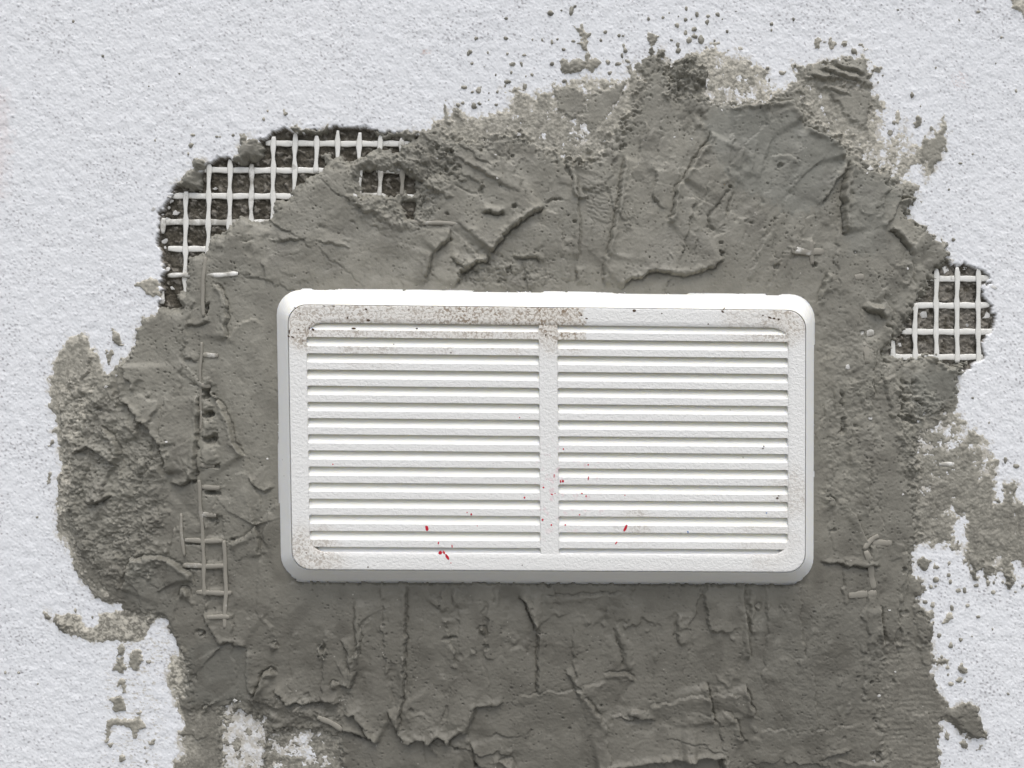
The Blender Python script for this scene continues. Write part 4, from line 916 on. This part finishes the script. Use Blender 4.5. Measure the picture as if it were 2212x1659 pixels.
# ------------------------------------------------------------------ plaster crumbs lying in the holes and in the mortar
def chip(x, y, r, h, parent, mat=M_CHIP, seed=0):
    g = np.random.default_rng(500+seed); P = plane([(x, y)])[0]; k = 7
    a = np.sort(g.uniform(0, 2*math.pi, k)) if False else np.linspace(0, 2*math.pi, k, endpoint=False)+g.uniform(-.3, .3, k)
    rr = r*S*g.uniform(.45, 1.35, k); tilt = g.uniform(-.35, .35, 2)
    V = []
    for zz, sc_ in ((-.2, 1.05), (.05, .9)):
        for i in range(k):
            dx, dz = rr[i]*sc_*math.cos(a[i]), rr[i]*sc_*.8*math.sin(a[i])
            V.append((P[0]+dx, -(h+zz*r*S+tilt[0]*dx+tilt[1]*dz), P[1]+dz))
    V.append((P[0], -(h+.10*r*S), P[1]))
    fs = []
    V = np.array(V)
    me_f = [(i, (i+1) % k, k+(i+1) % k, k+i) for i in range(k)]
    tr = [(k+i, k+(i+1) % k, 2*k, 2*k) for i in range(k)]
    me = bpy.data.meshes.new('chip')
    me.from_pydata((V*MM).tolist(), [], [f for f in me_f]+[f[:3] for f in tr]); me.update()
    me.materials.append(mat)
    o = bpy.data.objects.new('chip', me); COL.objects.link(o); o.parent = parent
    return o
k = 0
for i, j, L in ((0, 0, ((1130, 1375, 22), (1000, 1358, 24), (1100, 1300, 14), (1075, 1420, 16), (1060, 1560, 20), (1085, 1340, 12), (1100, 1275, 14), (1045, 1385, 10), (1060, 1600, 12), (1385, 1215, 12), (1380, 1580, 8))),
               (0, 1, ((1105, 205, 16), (1075, 80, 20), (1050, 60, 12), (1055, 285, 14))),
               (2, 1, ((1720, 85, 30), (1845, 75, 22), (1575, 385, 28), (1415, 570, 22), (1985, 390, 34), (1860, 450, 14), (1575, 575, 8), (2010, 200, 26)))):
    for x, y, r in L:
        X, Y = c(i, j, (x, y))[0]; k += 1
        hh = -.75 if field(sH, X, Y) > 2 else .0
        chip(X, Y, r/3.0, hh, wall, seed=k)
for i, j, L in ((1, 0, ((1010, 1170, 12), (1030, 1215, 18), (320, 1190, 24), (450, 1185, 30), (1000, 1010, 12), (1150, 880, 18), (620, 1035, 12), (90, 1275, 18), (2155, 890, 12), (415, 1340, 14))),
               (2, 0, ((1205, 1095, 26), (1180, 1130, 14), (250, 720, 12), (60, 900, 12), (1410, 1190, 20), (1115, 1637, 9))),
               (2, 1, ((1205, 1048, 16), (1440, 85, 12), (1060, 720, 26), (1415, 1540, 14))),
               (2, 2, ((1225, 1600, 24), (1335, 630, 12), (1265, 1190, 16), (1370, 1030, 12))), (0, 1, ((1108, 1200, 14), (1738, 1310, 9), (710, 845, 16), (765, 775, 15), (585, 1107, 8))), (0, 2, ((1535, 1210, 20), (1560, 1220, 10)))):
    for x, y, r in L:
        X, Y = c(i, j, (x, y))[0]; k += 1
        chip(X, Y, r/3.6, max(field(HM, X, Y), -1.6)+.03, mortar, seed=k)

# ------------------------------------------------------------------ vent grille
VENT = thing('vent_grille', 'white plastic louvred vent grille with rounded corners set in the grey mortar', 'vent')
SH = -0.0187; YF = -5.4
def vloc(x, z): return x+SH*z, z
def rrect(hx, hz, r, n=7):
    pts = []
    for cx, cz, a0 in ((hx-r, hz-r, 0), (-hx+r, hz-r, 90), (-hx+r, -hz+r, 180), (hx-r, -hz+r, 270)):
        for k in range(n+1):
            a = math.radians(a0+90*k/n); pts.append((cx+r*math.cos(a), cz+r*math.sin(a)))
    # long straight sides get in-between points so that ring quads stay square
    out = []
    for k in range(len(pts)):
        out.append(pts[k]); q = pts[(k+1) % len(pts)]
        if (k+1) % (n+1) == 0:
            m = 24 if abs(q[0]-pts[k][0]) > abs(q[1]-pts[k][1]) else 12
            for t in range(1, m): out.append((pts[k][0]+(q[0]-pts[k][0])*t/m, pts[k][1]+(q[1]-pts[k][1])*t/m))
    return np.array(out)
def loops_mesh(name, loops, mat, parent, smooth=True, wrap=True):
    n = len(loops[0]); V = np.concatenate(loops); Fs = []
    i = np.arange(n)
    for k in range(len(loops)-1):
        Fs.append(np.stack([k*n+i, k*n+(i+1) % n, (k+1)*n+(i+1) % n, (k+1)*n+i], 1))
    return mesh_obj(name, V, np.concatenate(Fs).ravel(), 4, mat, parent, smooth)
def ring(hx, hz, r, y):
    p = rrect(hx, hz, r)
    return np.stack([p[:, 0]+SH*p[:, 1], np.full(len(p), y), p[:, 1]], 1)
# sloping rim, printed in layers
loops = []
NL = 10; HT = 5.9
for k in range(NL+1):
    t = k/NL; base_o = 4.75*t; yy = YF+HT*t
    jx = .04*math.sin(k*2.3)+.045*math.sin(k*1.1+1)
    g = lambda e: ring(50.0+base_o*1.0+e, 25.56+base_o*.94+e, 3.6+1.9*t, 0)
    for e, dy in ((.08+jx, .0), (.15+jx, .10), (.10+jx, .22), (-.12+jx, .27)):
        L = g(e+.0); L[:, 1] = yy+dy*HT/NL/.3*.9
        loops.append(L)
rim_o = loops_mesh('rim', loops, M_LAYER, VENT)
# face border: flat ring from the rim to the opening, then the walls of the opening
inner = lambda y: ring(46.65, 22.2, 3.1, y)
mid1 = ring(49.2, 24.8, 3.5, YF); mid2 = ring(47.6, 23.2, 3.3, YF)
face = loops_mesh('face_border', [ring(50.03, 25.6, 3.62, YF+.14), ring(49.98, 25.54, 3.6, YF+.02), ring(49.85, 25.42, 3.6, YF), mid1, mid2, ring(46.75, 22.3, 3.12, YF), ring(46.67, 22.22, 3.1, YF+.05), inner(YF+.15), inner(YF+5.0)], M_FACE, VENT)
def box_section(name, secs, mat, parent):
    """loft of closed sections (each k x 3)"""
    k = len(secs[0]); V = np.concatenate(secs); Fs = []
    i = np.arange(k)
    for s in range(len(secs)-1):
        Fs.append(np.stack([s*k+i, (s+1)*k+i, (s+1)*k+(i+1) % k, s*k+(i+1) % k], 1))
    return mesh_obj(name, V, np.concatenate(Fs).ravel(), 4, mat, parent, False)
PITCH = 3.123; SLOT = 1.69
# centre bar
def bar_sec(z):
    xs = [(-1.86, YF+.08), (-1.80, YF+.004), (-1.0, YF+.002), (1.0, YF+.002), (1.62, YF+.004), (1.68, YF+.08), (1.68, YF+4.6), (-1.86, YF+4.6)]
    return np.array([(x+SH*z, y, z) for x, y in xs])
mull = box_section('centre_bar', [bar_sec(zz) for zz in np.linspace(-22.24, 22.24, 30)], M_FACE, VENT)
def slat(xa, xb, zb, zt):
    """front strip between two slots and the louvre running up and back behind the slot above"""
    r = .42
    xs = []
    for t in np.linspace(0, 1, 6): xs.append(xa+r*t)
    xs = xs+list(np.linspace(xa+r, xb-r, 14)[1:-1])
    for t in np.linspace(1, 0, 6): xs.append(xb-r*t)
    secs = []
    for x in xs:
        e = min(x-xa, xb-x); f = 0.0
        if e < r: f = r-math.sqrt(max(0.0, r*r-(r-e)**2))
        b = zb-f*.8; t = zt+f*.8
        dpt = 3.4
        pr = [(YF+.05, b), (YF+.006, b+.06), (YF+.006, t-.06), (YF+.05, t), (YF+.25, t+.33), (YF+.62, t+.86), (YF+1.05, t+1.45), (YF+2.2, t+3.0), (YF+3.2, t+2.6), (YF+1.0, b+.62)]
        secs.append(np.array([(x+SH*z, y, z) for y, z in pr]))
    k = len(secs[0]); V = np.concatenate(secs); Fs = []; i = np.arange(k)
    for s in range(len(secs)-1):
        Fs.append(np.stack([s*k+i, (s+1)*k+i, (s+1)*k+(i+1) % k, s*k+(i+1) % k], 1))
    Fs = np.concatenate(Fs)
    o = mesh_obj('slat', V, Fs.ravel(), 4, M_FACE, VENT, False)
    o.data.materials.append(M_LAYER)
    mi = np.tile(np.array([0, 0, 0, 1, 1, 1, 1, 1, 1, 1], np.int32), len(secs)-1)
    o.data.polygons.foreach_set('material_index', mi)
    return o
for xa, xb in ((-46.66, -1.85), (1.67, 46.66)):
    for kk in range(14):
        top_of_slot_below = 19.42-PITCH*kk
        slat(xa, xb, top_of_slot_below, top_of_slot_below+(PITCH-SLOT))
# sills of the lowest slots and the closed back
def sill(xa, xb):
    z0 = -22.2
    pr = [(YF+.15, z0-.02), (YF+.5, z0+.30), (YF+1.2, z0+.98), (YF+3.4, z0+3.1), (YF+4.2, z0+2.6), (YF+3.4, z0-.02)]
    secs = [np.array([(x+SH*z, y, z) for y, z in pr]) for x in np.linspace(xa, xb, 16)]
    return box_section('sill', secs, M_LAYER, VENT)
sill(-45.2, -1.85); sill(1.67, 45.2)
P4 = np.array([(-47+SH*-23, YF+4.7, -23), (47+SH*-23, YF+4.7, -23), (47+SH*23, YF+4.7, 23), (-47+SH*23, YF+4.7, 23),
               (-47+SH*-23, YF+5.3, -23), (47+SH*-23, YF+5.3, -23), (47+SH*23, YF+5.3, 23), (-47+SH*23, YF+5.3, 23)])
mesh_obj('back_plate', P4, np.array([0, 1, 2, 3, 7, 6, 5, 4, 0, 4, 5, 1, 1, 5, 6, 2, 2, 6, 7, 3, 3, 7, 4, 0]), 4, M_LAYER, VENT, False)
# paint flecks on the face
def fleck(x, y, w_, h_, ang, mat, seed, name='paint_fleck'):
    g = np.random.default_rng(900+seed); P = plane([(x, y)], YF)[0]; k = 7
    a = np.linspace(0, 2*math.pi, k, endpoint=False)+g.uniform(-.25, .25, k)
    ca, sa = math.cos(math.radians(ang)), math.sin(math.radians(ang)); V = []
    for yy, s_ in ((YF+.0, 1.0), (YF-.035, .92)):
        for i in range(k):
            q = g.uniform(.75, 1.1) if yy == YF else 1
            px, pz = w_/2*S*math.cos(a[i])*s_, h_/2*S*math.sin(a[i])*s_
            V.append((P[0]+px*ca+pz*sa, yy, P[1]-px*sa+pz*ca))
    V = np.array(V); me = bpy.data.meshes.new(name)
    me.from_pydata((V*MM).tolist(), [], [(i, (i+1) % k, k+(i+1) % k, k+i) for i in range(k)]+[tuple(range(k, 2*k))]); me.update()
    me.materials.append(mat); o = bpy.data.objects.new(name, me); COL.objects.link(o); o.parent = VENT
FL = [(922, 1141, 7, 13, -10), (951, 1194, 8, 9, 10), (959, 1193.5, 5, 8, -25), (966, 1203, 6, 15, -32), (1351, 1141, 6, 17, 25), (1331, 1173, 3, 8, 35), (1133, 1075, 4, 5, 0), (1270.5, 1004, 3, 4, 0), (1216, 1039.5, 5, 6, 0), (1211, 1040, 3, 7, -10),
      (1197, 1028, 2, 9, 5), (1174, 1053, 4, 4, 30), (1192, 1068, 6, 3, 20), (1271, 1033, 2.5, 10, 10), (1257, 1066, 4, 3, 0), (1122.5, 902, 2.5, 3, 0), (1018, 1111, 4, 5, 0), (947, 1173, 3, 6, 10), (976.5, 1180, 2.5, 7, -5), (1172, 1123, 4.5, 5, 0),
      (1191, 1134, 4, 4, 0), (1221, 1134, 4, 3.5, 0), (974, 1216, 2.5, 2.5, 0), (1266, 1072, 3, 5, 0), (1252, 1112, 3, 3, 0), (1217, 970, 3, 4, 0), (719, 1003, 3, 3, 0), (1350, 1070, 2, 3, 0), (1009, 1107, 3, 2, 0), (1199, 1066, 3, 2, 0), (1031, 1136, 2, 2, 0)]
for i, q in enumerate(FL): fleck(*q, M_RED, i)
for i, q in enumerate([(1486, 1149, 3, 4, -30), (1656, 1108, 3, 3, 0)]): fleck(*q, M_BLUE, 50+i)
DF = [(644.7, 711.4, 5, 2.5, 35), (676, 712, 7, 5, 30), (668, 709, 3, 6, 10), (625, 716.5, 3, 10, 0), (623.7, 726.6, 6, 3, 30), (632, 728, 8, 3, 25), (654, 736.7, 3, 3, 0), (764, 709.5, 10, 4, 0), (751, 686, 3, 7, 20), (900.5, 709.5, 5, 3, 0),
      (790.7, 668, 6, 4, 30), (795.6, 692, 8, 5, 10), (850.6, 743.6, 3, 2, 0), (974, 761.7, 4, 2, 20), (1179, 723.6, 3, 6, 5), (1267, 688, 6, 3, 10), (1256, 681, 5, 3, 20), (1429.6, 677, 3, 3, 0), (1370, 671, 8, 6, 0), (1561, 673, 8, 4, 35), (1564, 667, 2, 9, 40), (1663, 686, 9, 4, 25),
      (1672, 688, 6, 4, 10), (1682, 690, 5, 4, 0), (1648, 681, 5, 2, 10), (1530, 700, 4, 3, 0), (648, 679, 2, 6, 15), (637, 665, 5, 2.5, 20), (700, 661, 6, 2, 15), (720, 661, 8, 2, 5), (1648, 969, 4, 3, 0), (1650, 964, 3, 3, 0), (1679, 1076, 6, 4, 0), (1682, 1071, 4, 2, 20), (795, 1225, 3, 4, 0), (1128, 1221, 2, 3, 30)]
M_DIRT = mat_flat('dry_brown_dirt', (0.095, 0.062, 0.04), .9)
for i, q in enumerate(DF): fleck(*q, M_DIRT, 80+i, 'dirt_fleck')
print('tris', sum(len(p.vertices)-2 for o in bpy.data.objects if o.type == 'MESH' and len(o.data.polygons) < 3000 for p in o.data.polygons), [(o.name, len(o.data.polygons)) for o in bpy.data.objects if o.type == 'MESH' and len(o.data.polygons) > 3000])
